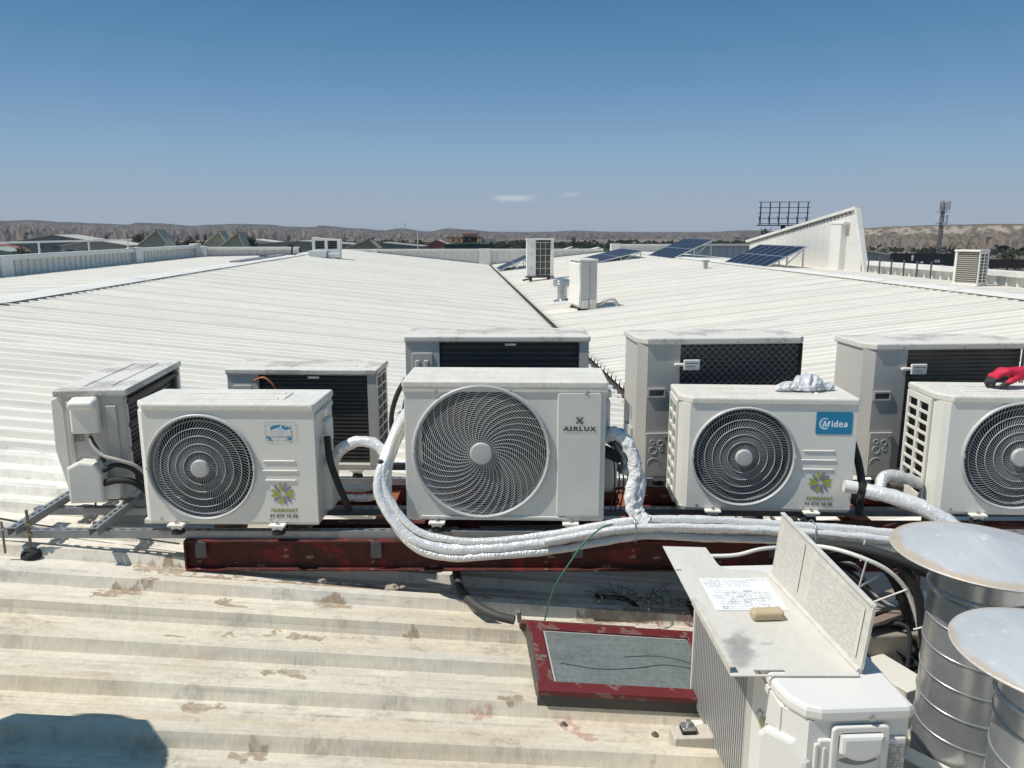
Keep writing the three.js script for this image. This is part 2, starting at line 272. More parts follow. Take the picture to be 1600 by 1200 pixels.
parapet('long shaded white corrugated parapet along the left edge of the roof, with a pipe railing', XOL, -12, XOL, -32.4, 0.5, 1.28, 0.3, [[6.6, 0.5, 0.82], [14.2, 0.55, 0.86], [20.2, 0.6, 0.88]], 0, (t, L) => {
  for (let x = 0.4; x < 14.5; x += 2.7) obj('railing_post', rod([x, 1.28, -0.08], [x, 1.62, -0.08], 0.025), M.white, t);
  obj('railing_bar', rod([0.3, 1.62, -0.08], [14.2, 1.6, -0.08], 0.022), M.white, t);
  obj('lap_joint', bx(L, 0.012, 0.02, L / 2, 0.84, 0.0), mat([0.08, 0.08, 0.085], 0.8), t);
});
parapet('short sunlit white corrugated parapet left of the louvred white box', XOL, -32.2, -6.3, -32.2, 0.5, 1.2, 0.33, [[0.2, 0.5, 0.78]]);
parapet('far white corrugated parapet across the end of the roof beyond the valley gutter', XL, -43.1, 8.2, -43.1, -0.4, 0.86, 0.36, [[8.0, 0.62, 1.32], [2.0, 0.3, 1.28]]);
parapet('tall white corrugated parapet behind the tilted solar panels, left of the white gable', 8.1, -40.1, 16.4, -40.1, 0.3, 1.16, 0.36, [[0.2, 0.5, 0.93]]);
parapet('white parapet with rusty overlapping joints at the right edge of the roof', 11.05, -20.1, 11.05, -9, 0.45, 1.05, 0.31, [[6.6, 0.35, 0.66]], 0, (t, L) => {
  for (let x = 0.1; x < 2.9; x += 0.55) obj('steel_bar', bar([x, 0.62, 0.1], [x, 1.18, 0.1], 0.03), mat([0.12, 0.12, 0.12], 0.7, 0.3), t);
  obj('stain_seam', bx(L - 1, 0.01, 0.03, L / 2, 0.78, 0.02), mat([0.3, 0.28, 0.24], 0.9), t);
});

// ---------------------------------------------------------------- white wedge-shaped gable wall on the right edge
{
  const t = thing('wedge_gable', 'white sheet-metal wedge wall rising to a point near the right parapet', 'roof gable', B(11.0, 0, 0), TURN), gm = mat([0.66, 0.66, 0.645], 0.55, 0, { map: rep(T.roofFar, 6) });
  const side = (pts, th, x) => { const g = ext(poly(pts.map(([z, y]) => [-z, y])), th, 0); g.rotateY(Math.PI / 2); g.translate(x, 0, 0); return muv(g); };   // outline in (z, y), thickness along x
  const topAtZ = (z) => lerp(1.45, 2.44, (z + 28.7) / 7.7);
  obj('gable_wall', side([[-28.7, 0.3], [-20.5, 0.3], [-20.55, 1.1], [-21.0, 2.44], [-28.7, 1.45]], 0.08, 0.03), gm, t);
  for (let z = -28.3; z < -21.9; z += 0.42) obj('standing_seam', bx(0.006, topAtZ(z) - 0.36, 0.02, 0.028, 0.3 + (topAtZ(z) - 0.36) / 2, z), gm, t);
  obj('verge_trim', [bar([0.06, 1.49, -28.95], [0.06, 2.5, -20.98], 0.2, 0.08)], parTop, t);
  obj('raking_end', [bar([0.04, 2.47, -20.98], [0.07, 0.4, -20.15], 0.14, 0.08)], parTop, t);
  obj('corner_pilaster', [rb(0.2, 1.75, 0.62, 0.03, -0.06, 1.2, -21.75), rb(0.24, 0.1, 0.75, 0.03, -0.06, 2.1, -21.65)], parMat, t);
  const dg = bx(0.03, 0.05, 0.1); for (let z = -28.6; z < -21.2; z += 0.22) { const m = obj('rib_end', dg, mat([0.16, 0.16, 0.16], 0.8), t); m.position.set(0.012, topAtZ(z) - 0.035, z); }
}

// ---------------------------------------------------------------- things on the far roof
{ // louvred white box
  const t = thing('louvred_vent_box', 'white box with two dark louvred openings on the left ridge', 'vent box', B(-5.15, 0, -32.5), TURN);
  obj('casing', ext((() => { const s = poly([[-0.58, 0.72], [0.5, 0.72], [0.56, 1.53], [-0.58, 1.63]]); for (const cx of [-0.27, 0.23]) { const h = rrect(0.38, 0.34, 0.01, cx, 1.32, new THREE.Path()); s.holes.push(h); } return s; })(), 0.5, 0.008, 0, 0, -0.25), M.white, t);
  obj('back_panel', bx(0.94, 0.4, 0.02, -0.02, 1.32, -0.262), M.shellGrey, t);
  for (const cx of [-0.27, 0.23]) for (let i = 0; i < 4; i++) obj('louvre', bx(0.38, 0.012, 0.09, cx, 1.2 + i * 0.085, 0.19, 0.7), mat([0.13, 0.13, 0.135], 0.6), t);
  obj('base_unit', [rb(0.7, 0.26, 0.5, 0.02, -0.32, 0.97, 0.42), rb(0.5, 0.16, 0.4, 0.02, 0.3, 0.9, 0.3)], mat([0.6, 0.64, 0.63], 0.5), t);
  for (const x of [-0.5, 0.45]) obj('foot', bx(0.08, 0.16, 0.6, x, 0.86, 0.1), mat([0.1, 0.1, 0.1], 0.7), t);
}
{ // flashing strip and dark bracket on the left ridge
  const t = thing('ridge_flashing', 'grey metal flashing lying along the left ridge near the parapet corner', 'flashing', B(-6.55, 0, -24.5), TURN);
  obj('strip', rb(0.3, 0.05, 6.4, 0.01, 0, YL + 0.09, -2.6), mat([0.33, 0.33, 0.32], 0.5, 0.4), t);
  obj('end_block', bx(0.26, 0.08, 0.12, 0, YL + 0.14, -3.0), mat([0.15, 0.15, 0.15], 0.7), t);
  const p = thing('antenna_stump', 'small dark metal bracket standing on the left ridge', 'bracket', B(-6.4, YL, -31.4), TURN);
  obj('post', bar([0, 0, 0], [0.06, 0.42, 0], 0.06), M.black, p); obj('arm', bar([-0.12, 0.4, 0], [0.1, 0.44, 0], 0.07), M.black, p); obj('base', bx(0.3, 0.08, 0.3, 0, 0.05, 0), M.black, p);
}
{ // far outdoor unit on a stand
  const t = thing('far_outdoor_unit', 'tall cream outdoor unit with brown coil grille on a stand, right of the valley gutter', 'ac unit', B(3.0, roofB(3.0) + RIB, -27.5), TURN - 0.02);
  obj('casing', [rb(0.32, 1.28, 0.36, 0.015, -0.31, 0.77, -0.02), rb(0.1, 1.28, 0.36, 0.015, 0.43, 0.77, -0.02), bx(0.6, 1.26, 0.04, 0.1, 0.77, -0.17)], M.shell, t);
  obj('lid', rb(0.98, 0.05, 0.42, 0.012, 0, 1.43, -0.01), M.lid, t);
  obj('coil', bx(0.58, 1.22, 0.2, 0.1, 0.77, 0.0), M.coilBrown, t);
  const gw = []; for (let i = 0; i <= 5; i++) gw.push(bx(0.58, 0.012, 0.012, 0.1, 0.2 + i * 0.225, 0.12)); for (let i = 0; i <= 3; i++) gw.push(bx(0.012, 1.14, 0.012, -0.17 + i * 0.18, 0.77, 0.128)); obj('guard_grid', gw, M.shell, t);
  for (const y of [1.0, 0.5]) obj('handle', rb(0.09, 0.06, 0.02, 0.008, -0.34, y, 0.17), M.panel, t);
  for (const x of [-0.32, 0.32]) for (const z of [0.2, -0.2]) obj('leg', bx(0.07, 0.16, 0.07, x, 0.05, z), M.black, t);
  obj('stand', [bx(1.0, 0.05, 0.06, 0, 0.125, 0.2), bx(1.0, 0.05, 0.06, 0, 0.12, -0.2)], mat([0.05, 0.05, 0.05], 0.7), t);
  obj('drain_hose', tube([[-0.3, 0.12, 0.24], [-0.42, 0.06, 0.3], [-0.62, 0.02, 0.34]], 0.03, 12, 6), M.black, t);
}
{ // round vent cowl
  const t = thing('roof_cowl', 'galvanised round vent cowl on the roof between the two far outdoor units', 'vent', B(2.74, roofB(2.74) - 0.02, -19.75), TURN);
  obj('pipe', cy(0.125, 0.125, 0.46, 0, 0.23, 0, 0, 0, 0, 24), M.galv, t);
  obj('cowl', lathe([[0.126, 0.40], [0.225, 0.42], [0.235, 0.43], [0.235, 0.56], [0.225, 0.575], [0.1, 0.62], [0, 0.63]]), M.galv, t);
  obj('band', lathe([[0.236, 0.485], [0.245, 0.49], [0.245, 0.5], [0.236, 0.505]]), M.galv, t);
  obj('flashing', lathe([[0.126, 0.1], [0.2, 0.06], [0.22, 0.04]]), M.galv, t);
}
{ // tall side-on unit
  const t = thing('side_on_outdoor_unit', 'tall narrow white outdoor unit seen from its end with a bent hose', 'ac unit', B(2.93, roofB(2.93) + RIB, -17.1), TURN + 0.12);
  obj('casing', rb(0.36, 1.04, 0.9, 0.02, 0.05, 0.54, -0.45), M.shellGrey, t);
  obj('lid', rb(0.44, 0.05, 0.94, 0.015, 0.03, 1.09, -0.45), M.lid, t);
  obj('front_guard', ext(poly([[-0.13, 0.06], [-0.13, 1.06], [-0.19, 1.0], [-0.16, 0.55], [-0.19, 0.1]]), 0.9, 0, 0, 0, -0.9), M.shell, t);
  obj('panel_seam', [bx(0.006, 0.98, 0.006, 0.06, 0.56, 0.001), bx(0.3, 0.008, 0.006, 0.05, 0.22, 0.001)], mat([0.12, 0.12, 0.12], 0.8), t);
  obj('pipe_cover', [rb(0.15, 0.2, 0.03, 0.01, 0.14, 0.12, 0.012), rb(0.14, 0.16, 0.03, 0.01, -0.04, 0.12, 0.012)], M.panel, t);
  for (const z of [-0.15, -0.75]) obj('foot', bx(0.4, 0.05, 0.08, 0.03, 0.0, z), M.black, t);
  obj('hose', tube([[0.22, 0.09, -0.1], [0.34, 0.12, -0.05], [0.5, 0.22, 0], [0.62, 0.22, 0.02], [0.68, 0.13, 0.03], [0.7, 0.06, 0.03]], 0.035, 26, 8), mat([0.5, 0.47, 0.42], 0.7), t);
}
{ // small square vent
  const t = thing('small_roof_vent', 'small grey square vent pipe standing on the right slope below the solar panels', 'vent', B(7.98, roofB(7.98), -24.4), TURN);
  obj('pipe', bx(0.11, 0.26, 0.11, 0, 0.13, 0), M.galv, t); obj('cap', rb(0.2, 0.06, 0.2, 0.01, 0, 0.28, 0), M.galv, t);
}
{ // unit by the right parapet
  const t = thing('parapet_outdoor_unit', 'cream outdoor unit with dusty coil and side grille by the right parapet', 'ac unit', B(10.35, roofB(10.35) + RIB, -15.0), TURN - 1.1);
  obj('casing', [rb(0.09, 0.64, 0.3, 0.01, -0.4, 0.34, 0), rb(0.03, 0.64, 0.03, 0.008, 0.425, 0.34, 0.135), rb(0.03, 0.64, 0.03, 0.008, 0.425, 0.34, -0.135), bx(0.76, 0.62, 0.03, 0, 0.34, -0.15)], M.shell, t);
  obj('lid', rb(0.92, 0.04, 0.34, 0.012, 0, 0.67, 0), M.lid, t);
  obj('coil', bx(0.72, 0.6, 0.2, 0, 0.34, 0.02), mat([0.17, 0.15, 0.12], 0.8, 0, { map: rep(T.grime, 0.3) }), t);
  const gw = []; for (let i = 0; i < 15; i++) gw.push(bx(0.72, 0.006, 0.008, 0, 0.06 + i * 0.04, 0.124)); obj('guard_wires', gw, M.shell, t);
  const sg = rrect(0.3, 0.62, 0.01, 0, 0); for (let c = 0; c < 2; c++) for (let r = 0; r < 9; r++) sg.holes.push(rrect(0.1, 0.045, 0.004, -0.065 + c * 0.13, -0.25 + r * 0.062, new THREE.Path()));
  obj('side_grille', ext(sg, 0.012, 0, 0.442, 0.34, 0, 0, Math.PI / 2, 0), M.shell, t); obj('side_coil', bx(0.02, 0.58, 0.26, 0.37, 0.34, 0), mat([0.17, 0.15, 0.12], 0.8, 0, { map: rep(T.grime, 0.3) }), t);
  obj('base', rb(0.9, 0.05, 0.32, 0.01, 0, 0.02, 0), M.shell, t); t.scale.set(0.56, 1.02, 1.1);
  const c = thing('roof_cable', 'black cable lying in a loop on the roof by the right parapet', 'cable', B(10.5, roofB(10.5) + RIB, -13.2), TURN);
  obj('cable_run', tube([[0, 0.02, 0], [0.15, 0.08, 0.05], [0.4, 0.09, 0.0], [0.7, 0.02, 0.1], [1, 0.02, 0]], 0.018, 20, 6), M.black, c);
  const b = thing('bracing_bar', 'thin dark bar leaning against the right parapet beside the cream unit', 'bar', B(11.0, 0.62, -12.9), TURN);
  obj('bar', rod([0, 0, 1.2], [0.05, 0.42, -0.3], 0.014), M.black, b);
}
// solar panels: each array six modules wide, two high, on bent legs
const cellTex = canvasTex(256, 256, (x, w, h) => { x.fillStyle = '#1b2140'; x.fillRect(0, 0, w, h); for (let i = 0; i < 6; i++) for (let j = 0; j < 6; j++) { x.fillStyle = ['#141a36', '#182040', '#1a2346'][(i * 7 + j * 3) % 3]; x.fillRect(i * 42.6 + 2, j * 42.6 + 2, 39, 39); } x.strokeStyle = '#4a567c'; x.lineWidth = 1; for (let i = 0; i < 12; i++) { x.beginPath(); x.moveTo(i * 21.3 + 10, 0); x.lineTo(i * 21.3 + 10, h); x.stroke(); } });
const cellMat = new THREE.MeshPhysicalMaterial({ map: cellTex, color: 0x9a9aa8, roughness: 0.5, clearcoat: 0.15, clearcoatRoughness: 0.2 }), alu = mat([0.6, 0.61, 0.63], 0.35, 0.8);
function solarArray(label, lowX, lowY, zn, zf, run, rise) {
  const t = thing('solar_array', label, 'solar panels', B(lowX, 0, zn), TURN, 'solar panel arrays on the right roof slope');
  const L = zn - zf, n = 6, tilt = Math.atan2(rise, run), W = Math.hypot(run, rise);
  for (let i = 0; i < n; i++) for (let r = 0; r < 2; r++) {
    const cz = -(i + 0.5) * L / n, cs = (r + 0.5) / 2, g = plain(new THREE.BoxGeometry(W / 2 - 0.03, 0.02, L / n - 0.035));
    const m = obj('solar_module', xf(g, 0, 0, 0), cellMat, t); m.position.set(run * cs, lowY + rise * cs, cz); m.rotation.z = tilt;
  }
  const sub = new THREE.Group(); 
  obj('frame', [xf(bx(W, 0.03, L, 0, -0.014, 0), run / 2, lowY + rise / 2, -L / 2, 0, 0, tilt), ...[0.01, 0.5, 0.99].map((s) => xf(bx(0.03, 0.05, L + 0.02), run * s, lowY + rise * s - 0.005, -L / 2, 0, 0, tilt)), ...Array.from({ length: n + 1 }, (_, i) => xf(bx(W, 0.045, 0.025), run / 2, lowY + rise / 2 - 0.004, -i * L / n, 0, 0, tilt))], alu, t);
  for (const z of [-0.06, -L / 2, -L + 0.06]) {
    for (const s of [0.12, 0.55, 0.95]) { const yt = lowY + rise * s - 0.03, yb = roofB(lowX + run * s) + 0.03; if (yt > yb + 0.02) obj('leg', bar([run * s, yb, z], [run * s, yt, z], 0.04), alu, t); }
    obj('brace', bar([run * 0.55, lowY + rise * 0.15, z], [run * 0.93, lowY + rise * 0.86, z], 0.03), alu, t);
  }
}
solarArray('dark blue solar array nearest the white gable, standing on the right ridge', 9.05, 0.84, -22.2, -25.7, 1.2, 0.58);
solarArray('steep solar array in front of the tall white parapet', 8.75, 0.74, -31.2, -35.2, 1.75, 0.8);
solarArray('low solar array behind the narrow side-on outdoor unit', 6.05, 0.50, -33.6, -38.2, 2.15, 0.52);
solarArray('leftmost solar array, half hidden behind the far outdoor unit on its stand', 2.05, 0.10, -35.7, -38.3, 1.4, 0.6);

// ---------------------------------------------------------------- the land: ground, hills
const GY = -8;
{
  const g = plain(new THREE.CircleGeometry(9000, 96)); g.rotateX(-Math.PI / 2); muv(g);
  T.land = tex(512, 512, (u, v) => { const a = fbm(u * 8, v * 8, 121, 5, 8, 8), b = fbm(u * 40, v * 40, 127, 3, 40, 40), k = smooth(0.42, 0.6, a); return [lerp(0.19, 0.09, k) * (0.7 + 0.6 * b), lerp(0.145, 0.075, k) * (0.7 + 0.6 * b), lerp(0.105, 0.05, k) * (0.7 + 0.6 * b)]; });
  struct(obj('ground', g, mat([1, 1, 1], 0.95, 0, { map: rep(T.land, 420) }))).position.y = GY;
}
const hillTop = [[-50, 0.5], [-39, 0.524], [-32.94, 0.604], [-31.28, 0.654], [-29.56, 0.547], [-27.78, 0.476], [-25.94, 0.402], [-25.37, 0.527], [-24.03, 0.491], [-22.07, 0.33], [-20.86, 0.418], [-19.22, 0.465], [-17.12, 0.427], [-15.85, 0.299], [-14.12, 0.257], [-13.67, 0.36], [-11.02, 0.171], [-9.22, 0.036], [-8.08, 0.172], [-6.03, -0.04], [-4.64, 0.173], [-3.25, 0.092], [-1.4, -0.06], [0.93, -0.1], [2.33, -0.08], [4.64, 0.02], [7.41, -0.06], [11.49, -0.1], [13.71, -0.1], [16.3, 0.03], [17.58, 0.02], [19.67, -0.08], [24, -0.2], [40, -0.2]];
const mesaTop = [[19, -0.5], [21, -0.2], [22.1, -0.05], [23.86, 0.159], [25.95, 0.279], [28.16, 0.354], [29.58, 0.389], [31.3, 0.421], [32.96, 0.413], [36.11, 0.41], [42, 0.42], [50, 0.4]];
const topAt = (list, a) => { let k = 0; while (k < list.length - 2 && a > list[k + 1][0]) k++; const [p, q] = [list[k], list[k + 1]]; return lerp(p[1], q[1], smooth(0, 1, clamp((a - p[0]) / (q[0] - p[0])))); };
function hills(name, list, a0, a1, rBase, rTop, cols, rows, paint, gul) {
  const pos = [], col = [], idx = [];
  for (let i = 0; i <= cols; i++) {
    const a = lerp(a0, a1, i / cols), top = 1.88 + rTop * Math.tan((topAt(list, a) + 0.025 * (fbm(a * 9, 3, 131, 4) - 0.5)) * D2R);
    for (let j = 0; j <= rows; j++) {
      const t = j / rows, ga = fbm(a * gul, t * 3.5 + 5, 137, 5), gb = fbm(a * gul * 4, t * 14, 139, 4);
      let r = lerp(rBase, rTop, t) + (j > 0 && j < rows ? (ga - 0.5) * (rTop - rBase) * 0.5 * (1 - t) : 0), y = lerp(GY - 2, top, Math.pow(t, 0.8)) + (j > 0 && j < rows ? (ga - 0.5) * 0.5 * (top - GY) * t * (1 - t) * 2 + (gb - 0.5) * 0.18 * (top - GY) * (1 - t) : 0);
      if (j === rows) y = top;
      pos.push(Math.sin(a * D2R) * r, Math.min(y, top), -Math.cos(a * D2R) * r); col.push(...paint(a, t, ga, gb));
    }
    const rb2 = rTop * 1.15; pos.push(Math.sin(a * D2R) * rb2, GY - 4, -Math.cos(a * D2R) * rb2); col.push(...paint(a, 1, 0.5, 0.5));
  }
  const w = rows + 2; for (let i = 0; i < cols; i++) for (let j = 0; j < w - 1; j++) { const p = i * w + j; idx.push(p, p + w, p + 1, p + 1, p + w, p + w + 1); }
  let g = new THREE.BufferGeometry(); g.setAttribute('position', new THREE.Float32BufferAttribute(pos, 3)); g.setAttribute('color', new THREE.Float32BufferAttribute(col, 3)); g.setIndex(idx); g.computeVertexNormals();
  return struct(obj(name, g, mat([1, 1, 1], 0.95, 0, { vertexColors: true })));
}
hills('hills', hillTop, -48, 40, 700, 2600, 1400, 26, (a, t, ga, gb) => {
  const scrub = clamp(smooth(0.42, 0.62, gb) + smooth(0.55, 0.85, t + 0.6 * (ga - 0.5)) * (a < -1 ? 1.1 : 0.3)), bare = fbm(a * 3, t * 3, 149, 4);
  const soil = [lerp(0.10, 0.24, bare), lerp(0.074, 0.165, bare), lerp(0.064, 0.125, bare)], green = [0.028, 0.034, 0.03];
  const k = 0.62 + 0.5 * fbm(a * 26, t * 40, 153, 3); return soil.map((s, i) => lerp(s, green[i], clamp(scrub * 0.8 + smooth(0.5, 0.7, fbm(a * 7, t * 9, 155, 4)) * 0.5)) * k);
}, 3.2);
hills('mesa', mesaTop, 19, 48, 420, 760, 900, 34, (a, t, ga, gb) => {
  const cliff = smooth(0.5, 0.62, t) * smooth(0.97, 0.86, t) * smooth(0.36, 0.6, fbm(a * 2.6, t * 7, 151, 5)), scrub = smooth(0.46, 0.6, gb) * smooth(1, 0.3, t * 0.6), plateau = smooth(0.9, 0.96, t);
  let c = [0.155, 0.115, 0.085].map((q) => q * (0.75 + 0.6 * fbm(a * 14, t * 30, 157, 3)));
  c = c.map((q, i) => lerp(q, [0.36, 0.29, 0.22][i], cliff)); c = c.map((q, i) => lerp(q, [0.05, 0.05, 0.03][i], clamp(scrub * 0.7 * (1 - 0.6 * cliff)))); return c.map((q, i) => lerp(q, [0.085, 0.07, 0.045][i], plateau * 0.8));
}, 1.6);

// ---------------------------------------------------------------- printed stickers
const printMat = (t, rough = 0.45) => new THREE.MeshStandardMaterial({ map: t, roughness: rough, transparent: true, alphaTest: 0.02, polygonOffset: true, polygonOffsetFactor: -1 });
function flower(x, cx, cyy, r) {
  const n = 12; for (let i = 0; i < n; i++) {
    x.save(); x.translate(cx, cyy); x.rotate(i / n * Math.PI * 2 - 0.2); x.fillStyle = [0, 1, 4, 6, 7, 9].includes(i) ? '#a6b23a' : '#8f8996';
    x.beginPath(); x.moveTo(r * 0.18, 0); x.bezierCurveTo(r * 0.45, -r * 0.2, r * 0.8, -r * 0.2, r, -r * 0.04); x.lineTo(r * 0.9, r * 0.1); x.bezierCurveTo(r * 0.7, r * 0.08, r * 0.4, r * 0.05, r * 0.18, 0); x.fill(); x.restore();
  }
}
const stickerTurbo = printMat(canvasTex(320, 400, (x) => {
  x.clearRect(0, 0, 320, 400); flower(x, 160, 130, 112);
  x.textAlign = 'center'; x.font = 'italic bold 50px sans-serif'; x.fillStyle = '#8f9440'; x.save(); x.translate(160, 318); x.scale(1.02, 0.9); x.fillText('TURBOSAT', 0, 0); x.restore();
  x.font = 'bold 50px sans-serif'; x.fillStyle = '#6d6d66'; x.save(); x.translate(160, 376); x.scale(0.92, 0.9); x.fillText('91 870 16 59', 0, 0); x.restore();
}));
const stickerMidea = printMat(canvasTex(512, 320, (x) => {
  x.clearRect(0, 0, 512, 320); x.fillStyle = '#0d7ea6'; x.beginPath(); x.moveTo(30, 4); x.lineTo(482, 4); x.quadraticCurveTo(508, 4, 508, 30); x.lineTo(508, 290); x.quadraticCurveTo(508, 316, 482, 316); x.lineTo(30, 316); x.quadraticCurveTo(4, 316, 4, 290); x.lineTo(4, 30); x.quadraticCurveTo(4, 4, 30, 4); x.fill();
  x.strokeStyle = '#e9f2f4'; x.lineWidth = 13; x.beginPath(); x.arc(128, 168, 74, 0.9, 5.2); x.stroke(); x.lineWidth = 6; x.beginPath(); x.arc(134, 172, 62, 1.2, 4.0); x.stroke();
  x.fillStyle = '#f1f6f7'; x.font = 'italic bold 118px sans-serif'; x.fillText('M', 84, 214); x.font = 'bold 120px sans-serif'; x.save(); x.translate(212, 214); x.scale(0.95, 1); x.fillText('idea', 0, 0); x.restore();
}));
const stickerPeeled = printMat(canvasTex(320, 220, (x) => {
  x.clearRect(0, 0, 320, 220); const r = rng(77); x.strokeStyle = '#d6d9d6'; x.lineWidth = 5; x.strokeRect(12, 12, 296, 196); x.fillStyle = '#cfd4d2'; x.fillRect(60, 70, 200, 80);
  x.fillStyle = '#1f86ab'; for (let i = 0; i < 46; i++) { const a = 70 + r() * 190, b = 52 + r() * 26 + Math.sin(a / 30) * 9; x.beginPath(); x.ellipse(a, b, 6 + r() * 12, 3 + r() * 6, -0.4, 0, 7); x.fill(); }
  for (let i = 0; i < 16; i++) { x.beginPath(); x.ellipse((i % 2 ? 220 : 20) + r() * 50, 165 + r() * 30, 4 + r() * 8, 3 + r() * 7, 0.3, 0, 7); x.fill(); }
  for (let i = 0; i < 10; i++) { x.fillStyle = '#dfe6e6'; x.beginPath(); x.ellipse(60 + r() * 200, 40 + r() * 140, 5 + r() * 14, 3 + r() * 6, r() * 3, 0, 7); x.fill(); }
  x.fillStyle = '#b9c3c4'; x.font = 'bold 70px sans-serif'; x.fillText('id', 130, 140);
}));
const stickerAirlux = printMat(canvasTex(512, 256, (x) => {
  x.clearRect(0, 0, 512, 256); x.strokeStyle = '#3c3c3a'; x.lineWidth = 9; for (let i = 0; i < 4; i++) { x.save(); x.translate(256, 66); x.rotate(Math.PI / 4 + i * Math.PI / 2); x.beginPath(); x.ellipse(34, 0, 24, 11, 0, 0, 7); x.stroke(); x.restore(); }
  x.fillStyle = '#353533'; x.textAlign = 'center'; x.font = 'bold 96px sans-serif'; x.save(); x.translate(256, 214); x.scale(1.32, 0.86); x.fillText('AIRLUX', 0, 0); x.restore();
}));
function scribble(x, x0, y0, x1, y1, rows, r, ink = 'rgba(70,70,78,0.75)') { x.fillStyle = ink; const h = (y1 - y0) / rows; for (let j = 0; j < rows; j++) { let a = x0; while (a < x1) { const w = 3 + r() * 12; if (r() > 0.22) x.fillRect(a, y0 + j * h + h * 0.25, Math.min(w, x1 - a), Math.max(1, h * 0.38)); a += w + 3; } } }
const stickerDiagram = printMat(canvasTex(512, 384, (x) => { const r = rng(5); x.fillStyle = '#e4e6e4'; x.fillRect(0, 0, 512, 384); scribble(x, 20, 16, 150, 120, 7, r, 'rgba(80,80,86,0.6)'); scribble(x, 180, 20, 360, 110, 6, r, 'rgba(90,90,98,0.5)'); scribble(x, 350, 14, 490, 40, 2, r); x.strokeStyle = 'rgba(70,70,80,0.8)'; x.lineWidth = 2; for (let i = 0; i < 30; i++) { const a = 40 + r() * 420, b = 140 + r() * 210; x.strokeRect(a, b, 10 + r() * 50, 8 + r() * 30); x.beginPath(); x.moveTo(a, b); x.lineTo(a + r() * 120 - 40, b); x.stroke(); } scribble(x, 60, 150, 460, 370, 12, r, 'rgba(90,90,98,0.35)'); }));
const stickerColumns = printMat(canvasTex(256, 512, (x) => { const r = rng(9); x.fillStyle = 'rgba(206,202,192,0.55)'; x.fillRect(0, 0, 256, 512); scribble(x, 12, 12, 244, 500, 34, r, 'rgba(120,116,112,0.34)'); }));
const stickerText = printMat(canvasTex(256, 256, (x) => { const r = rng(15); x.clearRect(0, 0, 256, 256); scribble(x, 8, 8, 248, 170, 18, r, 'rgba(110,108,112,0.55)'); x.fillStyle = 'rgba(90,88,92,0.8)'; x.font = 'bold 22px sans-serif'; scribble(x, 8, 180, 248, 240, 4, r, 'rgba(90,88,92,0.7)'); }));
const stickerRound = printMat(canvasTex(256, 384, (x) => { x.clearRect(0, 0, 256, 384); x.fillStyle = 'rgba(178,180,136,0.7)'; x.beginPath(); x.ellipse(128, 170, 62, 74, 0, 0, 7); x.fill(); x.fillStyle = '#55554d'; x.font = 'bold 40px sans-serif'; x.textAlign = 'center'; 'TURBOS'.split('').forEach((c, i) => { x.save(); x.translate(128, 180); x.rotate(-1.25 + i * 0.42); x.fillText(c, 0, -108); x.restore(); }); x.fillStyle = 'rgba(150,190,205,0.7)'; x.beginPath(); x.ellipse(128, 330, 60, 34, 0.4, 0, 7); x.fill(); }));
const stickerPlate = printMat(canvasTex(128, 64, (x) => { const r = rng(21); x.fillStyle = '#cfcfca'; x.fillRect(0, 0, 128, 64); x.fillStyle = '#56565a'; x.fillRect(8, 14, 112, 7); x.fillRect(8, 38, 84, 6); scribble(x, 10, 48, 110, 60, 1, r); }));
const stickerSmall = printMat(canvasTex(128, 256, (x) => { const r = rng(27); x.clearRect(0, 0, 128, 256); scribble(x, 8, 8, 120, 248, 14, r, 'rgba(110,110,112,0.6)'); }));

// ---------------------------------------------------------------- fan grilles
function ringGeo(r, z, t, dpt, seg = 72) { return xf(plain(new THREE.LatheGeometry([[r - t / 2, -dpt], [r + t / 2, -dpt], [r + t / 2, 0], [r - t / 2, 0], [r - t / 2, -dpt]].map(([a, b]) => new THREE.Vector2(a, b)), seg)), 0, 0, z, Math.PI / 2); }
function spiralVane(a0, r0, r1, sweep, t, dpt, zf, steps = 9) {          // a flat bar bent in the plane of the grille
  const pos = []; const P = []; for (let i = 0; i <= steps; i++) { const k = i / steps, r = lerp(r0, r1, k), a = a0 + sweep * k; P.push([Math.cos(a) * r, Math.sin(a) * r, zf(r)]); }
  const q = (a, b, c, d) => pos.push(...a, ...b, ...c, ...a, ...c, ...d);
  for (let i = 0; i < steps; i++) {
    const A = P[i], Bp = P[i + 1], dx = Bp[0] - A[0], dy = Bp[1] - A[1], l = Math.hypot(dx, dy), nx = -dy / l * t / 2, ny = dx / l * t / 2;
    const a1 = [A[0] + nx, A[1] + ny, A[2]], a2 = [A[0] - nx, A[1] - ny, A[2]], b1 = [Bp[0] + nx, Bp[1] + ny, Bp[2]], b2 = [Bp[0] - nx, Bp[1] - ny, Bp[2]];
    const lo = (p) => [p[0], p[1], p[2] - dpt];
    q(a2, b2, b1, a1); q(a1, b1, lo(b1), lo(a1)); q(lo(a2), lo(b2), b2, a2);
  }
  const g = new THREE.BufferGeometry(); g.setAttribute('position', new THREE.Float32BufferAttribute(pos, 3)); return plain(g);
}
